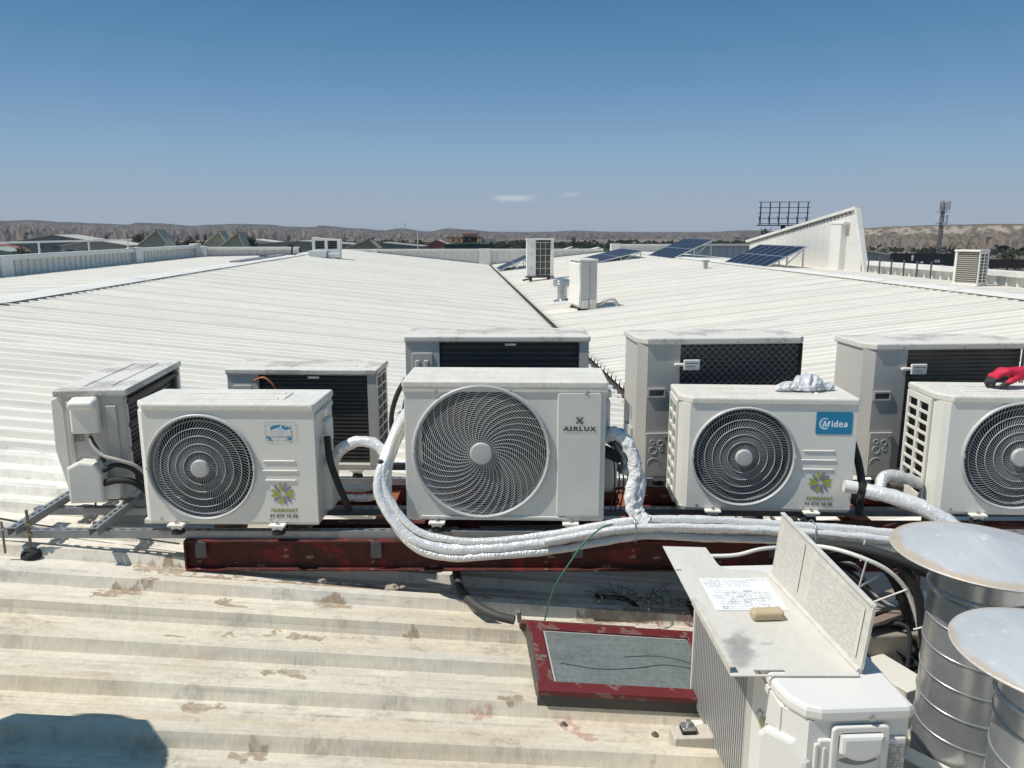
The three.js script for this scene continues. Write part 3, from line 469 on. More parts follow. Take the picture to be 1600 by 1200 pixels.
function fan(t, cx, cyy, z, R, style) {
  const g = new THREE.Group(); g.name = 'fan_grille'; g.position.set(cx, cyy, z); t.add(g);
  const dome = (r) => 0.014 * (1 - (r / R) ** 2) - 0.004;
  if (style === 'vanes') {
    for (const k of [0.32, 0.47, 0.62, 0.77, 0.91]) obj('ring', ringGeo(R * k, dome(R * k) + 0.0025, 0.003, 0.004), M.vane, g);
    const v = []; for (let i = 0; i < 92; i++) v.push(i % 2 ? spiralVane(i / 92 * Math.PI * 2 - 0.62 * 0.21, R * 0.34, R * 0.985, -0.62 * 0.79, 0.0019, 0.003, dome) : spiralVane(i / 92 * Math.PI * 2, R * 0.17, R * 0.985, -0.62, 0.0019, 0.003, dome)); obj('vanes', v, M.vane, g);
  } else {
    for (let i = 0; i < 27; i++) { const r = R * (0.2 + 0.79 * i / 26.5); obj('ring', ringGeo(r, dome(r) + 0.004, 0.0023, 0.002, 80), M.ring, g); }
    const v = []; for (let i = 0; i < 38; i++) v.push(spiralVane(i / 38 * Math.PI * 2, R * 0.17, R * 0.99, -0.95, 0.0025, 0.002, (r) => dome(r) + 0.0055, 12)); obj('vanes', v, M.ring, g);
  }
  obj('hub_disc', lathe([[0, 0.016], [R * 0.14, 0.016], [R * 0.165, 0.013], [R * 0.172, 0.006], [R * 0.172, -0.004]], 0, 0, dome(0), Math.PI / 2, 0, 0, 40), M.hub, g);
  obj('rim', lathe([[R * 0.985, -0.03], [R * 0.985, 0.004], [R * 1.0, 0.011], [R * 1.03, 0.011], [R * 1.045, 0.002], [R * 1.045, -0.004]], 0, 0, 0, Math.PI / 2, 0, 0, 72), M.ring, g);
  obj('clip', [rb(0.012, 0.02, 0.006, 0.002, -R * 1.012, 0.0, 0.012), rb(0.012, 0.02, 0.006, 0.002, R * 1.012, 0.0, 0.012)], M.ring, g);
  const s = new THREE.Group(); s.name = 'fan'; s.position.set(cx, cyy, z - 0.06); t.add(s);
  obj('shroud', lathe([[R * 1.0, 0.05], [R * 0.98, 0.0], [R * 0.99, -0.03]], 0, 0, 0, Math.PI / 2, 0, 0, 48), M.inside, s);
  for (let b = 0; b < 3; b++) { const g2 = plain(new THREE.RingGeometry(R * 0.2, R * 0.9, 10, 4, b * 2.094 + 0.4, 1.35)); const p = g2.attributes.position; for (let i = 0; i < p.count; i++) { const a = Math.atan2(p.getY(i), p.getX(i)) - (b * 2.094 + 0.4 + 0.67); p.setZ(i, Math.atan2(Math.sin(a), Math.cos(a)) * 0.05 - 0.01); } g2.computeVertexNormals(); obj('blade', g2, M.blade, s); }
  obj('fan_hub', cy(R * 0.22, R * 0.2, 0.06, 0, 0, -0.02, Math.PI / 2), M.blade, s);
}
function feet(t, xs, zs, drop = 0.05) {
  for (const x of xs) for (const z of zs) {
    const f = obj('foot', [rb(0.075, 0.012, 0.06, 0.004, x, -0.008, z), rb(0.05, 0.018, 0.045, 0.006, x, -0.02, z)], M.shell, t);
    obj('rubber_pad', cy(0.024, 0.03, drop - 0.024, x, -0.024 - (drop - 0.024) / 2, z), M.rubber, f); obj('bolt', cy(0.008, 0.008, 0.014, x, 0.004, z + 0.012, 0, 0, 0, 6), M.steel, f);
  }
}
function lidShape(w, d, cl, cr, over) {                                 // outline seen from above (x, -z); chamfers at the front corners
  const a = w / 2 + over, f = d / 2 + over, b = d / 2 + over; return poly([[-a, b], [a, b], [a, -f + cr], [a - cr, -f], [-a + cl, -f], [-a, -f + cl * 1.4]]);
}
const slab = (shape, y0, hgt, bev) => { const g = ext(shape, hgt, bev); g.rotateX(-Math.PI / 2); g.translate(0, y0, 0); return muv(g); };
const fins = (w, h, x, y, z, n, vertical = false) => { const a = []; for (let i = 0; i < n; i++) a.push(vertical ? bx(w / n * 0.45, h, 0.01, x - w / 2 + (i + 0.5) * w / n, y, z) : bx(w, h / n * 0.4, 0.01, x, y - h / 2 + (i + 0.5) * h / n, z)); return a; };

// compact outdoor unit: chamfered left front corner, left side grille, round fan
function compactUnit(name, label, pos, turn, o) {
  const { w = 0.8, h = 0.53, d = 0.31, R = 0.234, fx = -0.108, fy = 0.256 } = o, t = thing(name, label, 'ac unit', pos, turn, 'outdoor units in the front row'), C = 0.04, front = d / 2;
  const fp = poly([[-w / 2 + C, 0], [w / 2, 0], [w / 2, h - 0.034], [-w / 2 + C, h - 0.034]]); const hole = new THREE.Path(); hole.absarc(fx, fy, R * 1.0, 0, Math.PI * 2, true); fp.holes.push(hole);
  obj('front_panel', ext(fp, 0.014, 0.002, 0, 0, front - 0.014, 0, 0, 0, 48), M.shell, t);
  obj('corner_panel', [ext(poly([[-w / 2 + C + 0.002, front - 0.002], [-w / 2 + C + 0.002, front - 0.012], [-w / 2 + 0.012, front - 0.085], [-w / 2, front - 0.08], [-w / 2 + C * 0.42, front - 0.02]].map(([a, b]) => [a, -b])), h - 0.036, 0, 0, 0.001, 0, -Math.PI / 2)], M.shell, t);
  const zb = -d / 2, sw = front - 0.083 - zb, sg = poly([[-sw / 2, 0], [sw / 2, 0], [sw / 2, h - 0.036], [-sw / 2, h - 0.036]]), rows = o.rows ?? 7, rh = (h - 0.1) / rows;
  for (let c = 0; c < 2; c++) for (let r = 0; r < rows; r++) sg.holes.push(rrect(sw * 0.36, rh * 0.78, 0.006, (c - 0.5) * sw * 0.46, 0.04 + (r + 0.5) * rh, new THREE.Path()));
  obj('side_grille', ext(sg, 0.01, 0, -w / 2, 0, (zb + front - 0.083) / 2, 0, -Math.PI / 2, 0), M.shell, t);
  obj('coil', [bx(0.02, h - 0.06, sw - 0.02, -w / 2 + 0.035, h / 2, (zb + front - 0.083) / 2), bx(w - 0.2, h - 0.06, 0.02, -0.06, h / 2, zb + 0.015), ...fins(sw - 0.03, h - 0.07, 0, 0, 0, 22, true).map((g) => xf(g, -w / 2 + 0.022, h / 2, (zb + front - 0.083) / 2, 0, -Math.PI / 2, 0))], M.coilBrown, t);
  obj('back_frame', [bx(w, 0.03, 0.02, 0, 0.015, zb + 0.01), bx(w, 0.03, 0.02, 0, h - 0.05, zb + 0.01), bx(0.16, h - 0.05, 0.016, w / 2 - 0.081, h / 2 - 0.01, zb + 0.008)], M.shell, t);
  obj('right_panel', [bx(0.01, h - 0.036, d - 0.03, w / 2 - 0.006, (h - 0.036) / 2, -0.004), bx(0.014, 0.02, d - 0.04, w / 2 + 0.002, h - 0.06, -0.004)], M.panel, t);
  obj('base_pan', bx(w - 0.01, 0.02, d - 0.02, 0, -0.004, -0.002), M.shell, t);
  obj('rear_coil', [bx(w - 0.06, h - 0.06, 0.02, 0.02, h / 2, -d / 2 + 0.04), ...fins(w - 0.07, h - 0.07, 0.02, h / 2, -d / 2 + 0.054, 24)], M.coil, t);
  const lid = obj('lid', [slab(lidShape(w, d, 0.055, 0.012, 0.007), h - 0.036, 0.036, 0.009)], M.lid, t);
  obj('lid_ridge', [rb(w * 0.62, 0.008, 0.018, 0.004, -0.03, h + 0.001, 0.06), rb(w * 0.62, 0.008, 0.018, 0.004, -0.03, h + 0.001, -0.06), rb(0.018, 0.008, 0.14, 0.004, w * 0.3, h + 0.001, 0)], M.lid, lid);
  for (const [i, y] of [0.29, 0.245, 0.2].entries()) obj('embossed_bar', rb(i === 1 ? 0.165 : 0.145, 0.008, 0.008, 0.0035, w / 2 - 0.165, y, front), M.shell, t);
  fan(t, fx, fy, front + 0.001, R, 'vanes');
  for (const x of [-w / 2 + 0.09, w / 2 - 0.22]) obj('screw', cy(0.006, 0.006, 0.004, x, 0.014, front + 0.001, Math.PI / 2), M.steel, t);
  feet(t, o.feet ?? [-0.24, 0.22], [front + 0.005, -front + 0.02]);
  return t;
}
const u1 = compactUnit('outdoor_unit', 'white compact outdoor unit with a peeled blue sticker, on the left of the front row', [-1.278, 0.58, -3.49], -1.1 * D2R, { w: 0.81, h: 0.552, d: 0.32, R: 0.238, fx: -0.112, fy: 0.258 });
decal('peeled_sticker', 0.15, 0.095, stickerPeeled, u1, 0.255, 0.425, 0.161); decal('phone_sticker', 0.155, 0.185, stickerTurbo, u1, 0.248, 0.105, 0.161);
obj('valve_cover', [rb(0.04, 0.12, 0.11, 0.014, 0.41, 0.385, -0.03), rb(0.05, 0.24, 0.16, 0.018, 0.415, 0.13, -0.04)], M.panel, u1); obj('service_knob', [rb(0.03, 0.045, 0.04, 0.012, 0.415, 0.485, 0.02)], M.shell, u1);
const u6 = compactUnit('outdoor_unit', 'white compact outdoor unit with a blue brand sticker, plastic bag on top', [1.205, 0.58, -3.655], -3.1 * D2R, { w: 0.81, h: 0.542, d: 0.31 });
decal('brand_sticker', 0.168, 0.108, stickerMidea, u6, 0.298, 0.425, 0.156); decal('phone_sticker', 0.155, 0.185, stickerTurbo, u6, 0.255, 0.105, 0.156);
obj('valve_cover', rb(0.05, 0.22, 0.15, 0.02, 0.42, 0.13, -0.03), M.panel, u6);
const u8 = compactUnit('outdoor_unit', 'white compact outdoor unit at the right edge, under the red-gloved hand', [2.415, 0.58, -3.61], -3 * D2R, { w: 0.86, h: 0.56, d: 0.33, R: 0.25, fx: -0.06, fy: 0.275, rows: 9, feet: [-0.22, 0.24] });
decal('phone_sticker', 0.155, 0.185, stickerTurbo, u8, 0.32, 0.105, 0.166);

// wide unit with a spiral guard
const u4 = thing('spiral_guard_unit', 'large light grey outdoor unit with a spiral wire guard, middle of front row', 'ac unit', [-0.028, 0.58, -3.525], -1.5 * D2R, 'outdoor units in the front row');
{
  const w = 0.9, h = 0.65, d = 0.35, R = 0.3, fx = -0.105, fy = 0.322, front = d / 2, t = u4;
  const fp = rrect(w, h - 0.03, 0.012, 0, (h - 0.03) / 2); const hole = new THREE.Path(); hole.absarc(fx, fy, R, 0, Math.PI * 2, true); fp.holes.push(hole);
  obj('front_panel', ext(fp, 0.016, 0.005, 0, 0, front - 0.016, 0, 0, 0, 56), M.panel, t);
  obj('raised_panel', [ext(rrect(0.196, h - 0.075, 0.016, 0.333, h / 2 - 0.012), 0.012, 0.005, 0, 0, front - 0.004)], M.panel, t);
  obj('side_panel', [bx(0.01, h - 0.03, d - 0.02, w / 2 - 0.006, (h - 0.03) / 2, -0.008)], M.panel, t); obj('side_panel', [bx(0.01, h - 0.03, d - 0.02, -w / 2 + 0.006, (h - 0.03) / 2, -0.008)], M.panel, t);
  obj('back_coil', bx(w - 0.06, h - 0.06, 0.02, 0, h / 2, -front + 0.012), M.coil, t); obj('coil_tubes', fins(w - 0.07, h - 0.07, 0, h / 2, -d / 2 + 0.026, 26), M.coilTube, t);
  const lid = obj('lid', [rb(w + 0.014, 0.03, d + 0.016, 0.007, 0, h - 0.016, 0), bx(w + 0.008, 0.02, 0.006, 0, h - 0.038, front + 0.003)], M.lid, t);
  obj('lid_ridge', [rb(w * 0.86, 0.006, 0.05, 0.003, 0, h - 0.001, 0.07), rb(w * 0.86, 0.006, 0.05, 0.003, 0, h - 0.001, -0.05)], M.lid, lid);
  for (const x of [-0.31, 0.02, 0.36]) obj('lid_clip', [bx(0.014, 0.024, 0.006, x, h - 0.045, front + 0.006), cy(0.005, 0.005, 0.004, x, h - 0.045, front + 0.01, Math.PI / 2)], M.shellGrey, t);
  obj('base_strip', [rb(0.66, 0.012, 0.008, 0.003, -0.05, 0.016, front + 0.002)], M.panel, t);
  fan(t, fx, fy, front + 0.002, R, 'rings');
  decal('brand_name', 0.165, 0.082, stickerAirlux, t, 0.333, 0.455, front + 0.0095);
  obj('valve_cover', lathe([[0.0, -0.05], [0.05, -0.045], [0.062, -0.02], [0.062, 0.1], [0.04, 0.14], [0, 0.15]], w / 2 + 0.02, 0.12, -0.06, 0, 0, 0, 24), M.shellGrey, t); obj('cable_cover', rb(0.05, 0.19, 0.12, 0.015, w / 2 + 0.01, 0.44, -0.03), M.panel, t); obj('service_knob', rb(0.04, 0.035, 0.05, 0.01, w / 2 + 0.02, 0.56, 0.0), M.shell, t);
  feet(t, [-0.31, 0.3], [front + 0.0, -front + 0.03]);
}

// units of the back row, seen from behind
function rearUnit(label, pos, turn, w, h, d, lp, coilMat, style) {
  const t = thing('rear_facing_unit', label, 'ac unit', pos, turn, 'outdoor units in the back row'), f = d / 2;
  obj('side_panel', [bx(0.012, h - 0.03, d - 0.01, -w / 2 + 0.006, (h - 0.03) / 2, 0)], M.shellGrey, t); obj('side_frame', [bx(0.012, h - 0.03, 0.03, w / 2 - 0.006, (h - 0.03) / 2, f - 0.02), bx(0.012, h - 0.03, 0.03, w / 2 - 0.006, (h - 0.03) / 2, -f + 0.02), bx(0.05, h - 0.03, 0.012, w / 2 - 0.025, (h - 0.03) / 2, f - 0.006)], M.shellGrey, t);
  obj('rear_panel', bx(lp, h - 0.03, 0.012, -w / 2 + lp / 2 + 0.002, (h - 0.03) / 2, f - 0.006), M.shellGrey, t);
  const eh = style === 'tall' ? 0.3 : 0.2; obj('embossed_panel', ext(rrect(lp * 0.62, eh, 0.014, -w / 2 + lp * 0.5, h - 0.09 - eh / 2), 0.01, 0.004, 0, 0, f - 0.003), M.shellGrey, t);
  if (style === 'tall') for (const k of [0.36, 0.62]) obj('embossed_bar', rb(lp * 0.14, eh * 0.8, 0.012, 0.006, -w / 2 + lp * k, h - 0.1 - eh / 2, f + 0.008), M.shellGrey, t);
  const cw = w - lp - 0.05; obj('coil', bx(cw, h - 0.06, 0.03, lp / 2 - 0.025 + 0.0, h / 2 - 0.01, f - 0.05), coilMat, t);
  obj('coil_tubes', fins(cw, h - 0.08, lp / 2 - 0.025, h / 2 - 0.01, f - 0.034, 22), M.coilTube, t);
  obj('front_shell', bx(w - 0.03, h - 0.04, 0.012, 0, h / 2, -f + 0.01), M.inside, t);
  const sw = []; for (let r = 0; r < 9; r++) sw.push(bx(0.01, 0.008, d - 0.05, w / 2 - 0.004, 0.05 + r * (h - 0.1) / 8, 0)); sw.push(bx(0.01, h - 0.05, 0.01, w / 2 - 0.004, h / 2, 0)); obj('side_guard', sw, M.shellGrey, t);
  const lid = obj('lid', [rb(w + 0.016, 0.034, d + 0.02, 0.01, 0, h - 0.016, 0)], M.lidDirty, t); obj('lid_ridge', [rb(w * 0.7, 0.008, 0.02, 0.004, 0, h + 0.002, 0.05), rb(w * 0.7, 0.008, 0.02, 0.004, 0, h + 0.002, -0.07)], M.lidDirty, lid);
  obj('base_pan', rb(w, 0.035, d, 0.006, 0, 0.014, 0), M.shellGrey, t);
  obj('rear_tab', bx(0.06, 0.012, 0.01, lp * 0.4, h - 0.045, f + 0.002), M.shellGrey, t);
  feet(t, [-0.28, 0.28], [f - 0.03, -f + 0.03]);
  return t;
}
const u2 = rearUnit('short white outdoor unit seen from behind, dark coil, beside the peeled-sticker unit', [-1.14, 0.58, -4.28], -2 * D2R, 0.82, 0.565, 0.3, 0.17, M.coil, 'short');
obj('loose_wire', tube([[-0.26, 0.5, 0.155], [-0.2, 0.52, 0.17], [-0.15, 0.48, 0.17], [-0.13, 0.43, 0.16]], 0.006, 16, 6), mat([0.45, 0.16, 0.06], 0.6), u2);
const u3 = rearUnit('tall outdoor unit seen from behind over the spiral-guard unit, two embossed bars', [-0.08, 0.58, -4.28], 0.0, 0.985, 0.748, 0.34, 0.18, M.coil, 'tall');
function boxUnit(label, pos, turn, w, h, d, mesh) {
  const t = thing('tall_grey_unit', label, 'ac unit', pos, turn, 'outdoor units in the back row'), f = d / 2, lp = 0.17;
  obj('side_panel', bx(0.014, h - 0.03, d - 0.05, -w / 2 + 0.007, (h - 0.03) / 2, -0.02), M.shellGrey, t); obj('side_panel', bx(0.014, h - 0.03, d - 0.05, w / 2 - 0.007, (h - 0.03) / 2, -0.02), M.coil, t);
  obj('corner_panel', ext(poly([[-w / 2, f - 0.045], [-w / 2 + 0.045, f], [-w / 2 + 0.05, f - 0.014], [-w / 2 + 0.014, f - 0.05]].map(([a, b]) => [a, -b])), h - 0.03, 0, 0, 0, 0, -Math.PI / 2), M.shellGrey, t);
  obj('rear_panel', bx(lp, h - 0.03, 0.014, -w / 2 + 0.046 + lp / 2, (h - 0.03) / 2, f - 0.007), M.shellGrey, t);
  const cw = w - lp - 0.06, cx = w / 2 - cw / 2 - 0.008; obj('coil', bx(cw, h - 0.07, 0.04, cx, h / 2 - 0.01, f - 0.06), mesh ? M.coil : mat([0.17, 0.152, 0.125], 0.8, 0, { map: rep(T.lidDirt, 0.4) }), t);
  obj('coil_tubes', fins(cw, h - 0.08, cx, h / 2 - 0.01, f - 0.038, 30), mesh ? M.coilTube : mat([0.18, 0.16, 0.13], 0.8), t);
  if (mesh) {
    const wires = [], y0 = 0.03, y1 = h - 0.04, x0 = cx - cw / 2, x1 = cx + cw / 2, s = 0.038;
    for (let k = x0 - (y1 - y0); k < x1; k += s) for (const dir of [1, -1]) { let a = [k, y0], b = [k + (y1 - y0), y1]; let ax = Math.max(a[0], x0), bx2 = Math.min(b[0], x1); if (bx2 <= ax) continue; const ya = y0 + (ax - k), yb = y0 + (bx2 - k); const X = (v) => (dir > 0 ? v : x0 + x1 - v); wires.push(bar([X(ax), ya, f - 0.012], [X(bx2), yb, f - 0.012], 0.0028)); }
    obj('guard_mesh', wires, mat([0.25, 0.25, 0.26], 0.45, 0.5), t);
  }
  obj('coil_edge', [bx(0.012, h - 0.05, 0.02, w / 2 - 0.006, h / 2 - 0.01, f - 0.01), bx(cw, 0.03, 0.02, cx, 0.03, f - 0.012)], mesh ? M.black : M.shellGrey, t);
  const lid = obj('lid', [slab(lidShape(w, d, 0.05, 0.03, 0.01), h - 0.035, 0.035, 0.007)], M.lidDirty, t);
  obj('corner_flap', ext(poly([[0, 0], [0.1, 0], [0.06, -0.02]]), 0.004, 0, -w / 2 - 0.005, h - 0.035, f - 0.052, 0, Math.PI / 4), M.shellGrey, lid);
  for (const x of [-0.25, 0.08, 0.3]) obj('lid_screw', cy(0.006, 0.006, 0.006, x, h - 0.02, f + 0.012, Math.PI / 2), M.steel, lid);
  const wn = obj('inspection_window', ext((() => { const s = rrect(0.095, 0.05, 0.004, 0, 0); s.holes.push(rrect(0.078, 0.032, 0.003, 0, 0, new THREE.Path())); return s; })(), 0.008, 0, -w / 2 + 0.046 + 0.05, h * 0.615, f), M.shellGrey, t); obj('window_pane', bx(0.08, 0.034, 0.002, -w / 2 + 0.046 + 0.05, h * 0.615, f + 0.001), mat([0.1, 0.1, 0.11], 0.25), wn);
  const tg = obj('sensor_tag', [rb(0.085, 0.055, 0.014, 0.004, -w / 2 + 0.046 + lp + 0.055, h * 0.815, f + 0.02), rb(0.05, 0.018, 0.02, 0.008, -w / 2 + 0.046 + lp - 0.01, h * 0.815, f + 0.012)], M.shell, t); decal('tag_print', 0.075, 0.042, stickerPlate, tg, -w / 2 + 0.046 + lp + 0.055, h * 0.815, f + 0.0275);
  const cv = obj('pipe_cover', [bx(lp * 0.72, 0.235, 0.012, -w / 2 + 0.046 + lp * 0.36, 0.13, f + 0.006), bx(0.01, 0.235, d * 0.5, -w / 2 - 0.004, 0.13, -0.02)], M.shellGrey, t);
  for (const [x, y, r] of [[0.03, 0.2, 0.012], [0.075, 0.195, 0.015], [0.035, 0.155, 0.02], [0.08, 0.16, 0.01]]) obj('knockout', xf(plain(new THREE.TorusGeometry(r, 0.0022, 5, 20)), -w / 2 + 0.05 + x, y, f + 0.012), M.shellGrey, cv);
  obj('knockout', xf(plain(new THREE.TorusGeometry(0.032, 0.0022, 5, 20, Math.PI)), -w / 2 + 0.09, 0.08, f + 0.012), M.shellGrey, cv); obj('cover_screw', cy(0.005, 0.005, 0.006, -w / 2 + 0.15, 0.225, f + 0.014, Math.PI / 2), M.steel, cv);
  decal('side_label', 0.04, 0.09, stickerSmall, t, -w / 2 - 0.0015, 0.33, 0.02, 0, -Math.PI / 2, 0);
  feet(t, [-0.3, 0.3], [f - 0.04, -f + 0.04]);
  return t;
}
boxUnit('tall grey outdoor unit with a diamond wire mesh over its coil, in the back row', [1.085, 0.58, -4.17], 4 * D2R, 0.87, 0.755, 0.34, true);
boxUnit('tall grey outdoor unit with a dusty brown coil, rightmost in the back row', [2.275, 0.58, -4.18], 4 * D2R, 0.87, 0.725, 0.34, false);
{ // unit standing end-on at the left
  const t = thing('end_on_unit', 'outdoor unit standing end-on at the far left with two covers and black hoses', 'ac unit', [-2.04, 0.575, -3.67], 6 * D2R), w = 0.31, h = 0.55, d = 0.84;
  obj('end_panel', [rb(w - 0.02, h - 0.03, 0.02, 0.006, -0.002, (h - 0.03) / 2, -0.012)], M.shellGrey, t);
  obj('front_guard', ext(poly([[-w / 2 + 0.01, 0.0], [-w / 2 - 0.0, 0.02], [-w / 2 - 0.045, 0.25], [-w / 2 - 0.04, h - 0.05], [-w / 2 + 0.01, h - 0.03]]), d - 0.02, 0.004, 0, 0, -d + 0.01), M.shell, t);
  obj('corner_post', rb(0.05, h - 0.04, 0.05, 0.016, w / 2 - 0.03, (h - 0.04) / 2, -0.028), M.shellGrey, t); obj('corner_post', rb(0.025, h - 0.04, 0.04, 0.01, w / 2 - 0.012, (h - 0.04) / 2, -d + 0.02), M.shellGrey, t);
  obj('coil', bx(0.02, h - 0.07, d - 0.08, w / 2 - 0.05, h / 2, -d / 2), M.coil, t); obj('coil_tubes', fins(d - 0.08, h - 0.08, 0, 0, 0, 20).map((g) => xf(g, w / 2 - 0.038, h / 2, -d / 2, 0, Math.PI / 2)), M.coil, t);
  obj('guard_wires', [0.12, 0.24, 0.36, 0.48].map((y) => bx(0.006, 0.02, d - 0.06, w / 2 - 0.002, y, -d / 2)), M.black, t); obj('far_end', bx(w, h - 0.04, 0.012, 0, h / 2 - 0.01, -d + 0.006), M.shellGrey, t); obj('body_core', bx(w - 0.12, h - 0.05, d - 0.06, -0.02, h / 2 - 0.01, -d / 2), M.inside, t);
  const lid = obj('lid', [rb(w + 0.035, 0.034, d + 0.016, 0.009, -0.006, h - 0.016, -d / 2)], M.lidDirty, t); obj('lid_ridge', [rb(0.02, 0.008, d * 0.8, 0.004, -0.07, h + 0.001, -d / 2), rb(0.02, 0.008, d * 0.8, 0.004, 0.06, h + 0.001, -d / 2)], M.lidDirty, lid);
  obj('edge_strip', [rb(0.022, h - 0.07, 0.014, 0.005, -w / 2 + 0.045, h / 2 - 0.02, 0.004)], M.shellGrey, t);
  const c1 = obj('electrical_cover', [rb(0.13, 0.17, 0.05, 0.014, -0.03, 0.425, 0.02), rb(0.125, 0.045, 0.085, 0.018, -0.03, 0.49, 0.03, 0.25)], M.shell, t);
  obj('valve_cover', [ext(poly([[-0.1, 0.0], [0.06, 0.0], [0.06, 0.14], [0.03, 0.2], [-0.04, 0.21], [-0.1, 0.18]]), 0.085, 0.012, -0.02, 0.0, -0.005)], M.shell, t);
  obj('side_emboss', rb(0.05, 0.42, 0.012, 0.005, 0.085, 0.26, 0.002), M.shellGrey, t); obj('valve_block', rb(0.09, 0.09, 0.05, 0.01, 0.06, 0.05, 0.02), M.shell, t);
  decal('small_print', 0.05, 0.05, stickerText, t, -0.075, 0.315, 0.0005);
  obj('base_pan', rb(w + 0.01, 0.03, d, 0.006, 0, 0.008, -d / 2), M.shellGrey, t);
  obj('power_cable', tube([[-0.01, 0.34, 0.03], [0.0, 0.29, 0.05], [0.05, 0.24, 0.07], [0.13, 0.215, 0.08], [0.2, 0.18, 0.07], [0.25, 0.1, 0.04]], 0.009, 30, 8), mat([0.42, 0.4, 0.36], 0.6), t);
  obj('hose', tube([[0.04, 0.155, 0.04], [0.1, 0.185, 0.06], [0.18, 0.17, 0.07], [0.24, 0.09, 0.05]], 0.013, 24, 8), M.rubber, t); obj('hose', tube([[0.03, 0.09, 0.05], [0.1, 0.11, 0.07], [0.18, 0.1, 0.07], [0.24, 0.04, 0.05]], 0.017, 24, 8), M.rubber, t); obj('hose', tube([[-0.01, 0.33, 0.04], [0.02, 0.27, 0.05], [0.05, 0.2, 0.05]], 0.008, 14, 6), M.rubber, t);
  for (const z of [-0.08, -d + 0.1]) obj('foot', [rb(0.36, 0.03, 0.05, 0.006, 0, -0.02, z)], M.strut, t);
}

// ---------------------------------------------------------------- support frame: slotted rails, red beams
const RT = 0.53, RH = 0.036;
const slotSeg = (() => { const s = rrect(1, 0.04, 0.0005, 0.5, 0); for (let i = 0; i < 20; i++) s.holes.push(rrect(0.03, 0.012, 0.005, 0.025 + i * 0.05, 0, new THREE.Path())); return xf(ext(s, 0.0025, 0, 0, 0, 0, 0, 0, 0, 3), 0, 0, 0, -Math.PI / 2); })();   // slotted top plate, x 0..1
function rail(label, x0, z0, x1, z1, top = RT, name = 'slotted_rail') {
  const L = Math.hypot(x1 - x0, z1 - z0), t = thing(name, label, 'metal rail', [x0, top - RH, z0], Math.atan2(-(z1 - z0), x1 - x0), 'slotted galvanised rails under the units');
  const plates = []; for (let k = 0; k < L; k++) { const g = slotSeg.clone(); const f = Math.min(1, L - k); if (f < 1) g.scale(f, 1, 1); g.translate(k, RH - 0.0025, 0); plates.push(g); }
  obj('slotted_top', plates, M.strut, t); obj('side_flange', bx(L, RH - 0.003, 0.0025, L / 2, (RH - 0.003) / 2, 0.0187), M.strut, t); obj('side_flange', bx(L, RH - 0.003, 0.0025, L / 2, (RH - 0.003) / 2, -0.0187), M.strut, t);
  return t;
}
rail('long slotted rail under the front edge of the front row, running the whole width', -2.37, -3.372, 2.8, -3.345);
rail('slotted rail under the rear edge of the front row', -2.375, -3.668, 2.8, -3.64);
rail('slotted rail under the camera-side edge of the back row', -1.75, -4.15, 2.8, -4.06);
rail('slotted rail under the far edge of the back row', -1.75, -4.42, 2.8, -4.33);
rail('short cross rail at the far left end of the frame', -2.255, -3.29, -2.29, -4.62, RT + RH + 0.001, 'cross_rail');
rail('short cross rail beside the peeled-sticker unit, under the end-on unit', -1.885, -3.285, -1.95, -4.62, RT + RH + 0.001, 'cross_rail');
rail('cross rail under the left foot of the blue-sticker unit', 0.955, -3.62, 0.935, -4.4, RT - RH - 0.001, 'cross_rail'); rail('cross rail under the right foot of the blue-sticker unit', 1.43, -3.62, 1.41, -4.4, RT - RH - 0.001, 'cross_rail'); rail('cross rail under the left foot of the rightmost front unit', 2.16, -3.62, 2.14, -4.4, RT - RH - 0.001, 'cross_rail');
function postFoot(label, x, z, top) { const y = roofY(x, z) + 0.002, t = thing('threaded_foot', label, 'support foot', [x, y, z], 0, 'threaded feet of the rail frame'); obj('rubber_base', lathe([[0.045, 0], [0.045, 0.012], [0.038, 0.03], [0.02, 0.036], [0, 0.036]]), M.rubber, t); obj('rod', rod([0, 0.03, 0], [0, top - y, 0], 0.0065), mat([0.2, 0.17, 0.12], 0.5, 0.6), t); for (const k of [0.055, 0.4, 0.62]) obj('nut', cy(0.013, 0.013, 0.014, 0, (top - y) * k + 0.02, 0, 0, 0, 0, 6), mat([0.32, 0.28, 0.18], 0.4, 0.8), t); }
postFoot('threaded foot with black rubber base under the left end of the front rail', -2.19, -3.31, 0.645);
for (const [x, z, l] of [[-2.275, -3.26, 'front'], [-2.1, -3.71, 'rear']]) { const t = thing('rail_bolt', `short threaded bolt through the ${l} left rail crossing`, 'bolt', [x, 0.46, z], 0, 'bolts of the rail frame'); obj('shank', rod([0, 0, 0], [0, 0.15, 0], 0.005), mat([0.22, 0.2, 0.16], 0.5, 0.6), t); obj('nut', cy(0.011, 0.011, 0.01, 0, 0.115, 0, 0, 0, 0, 6), M.steel, t); }
postFoot('threaded foot under the rear end of the outermost left cross rail', -2.345, -4.35, 0.6); postFoot('threaded foot under the rear end of the cross rail below the end-on unit', -1.935, -4.5, 0.6);

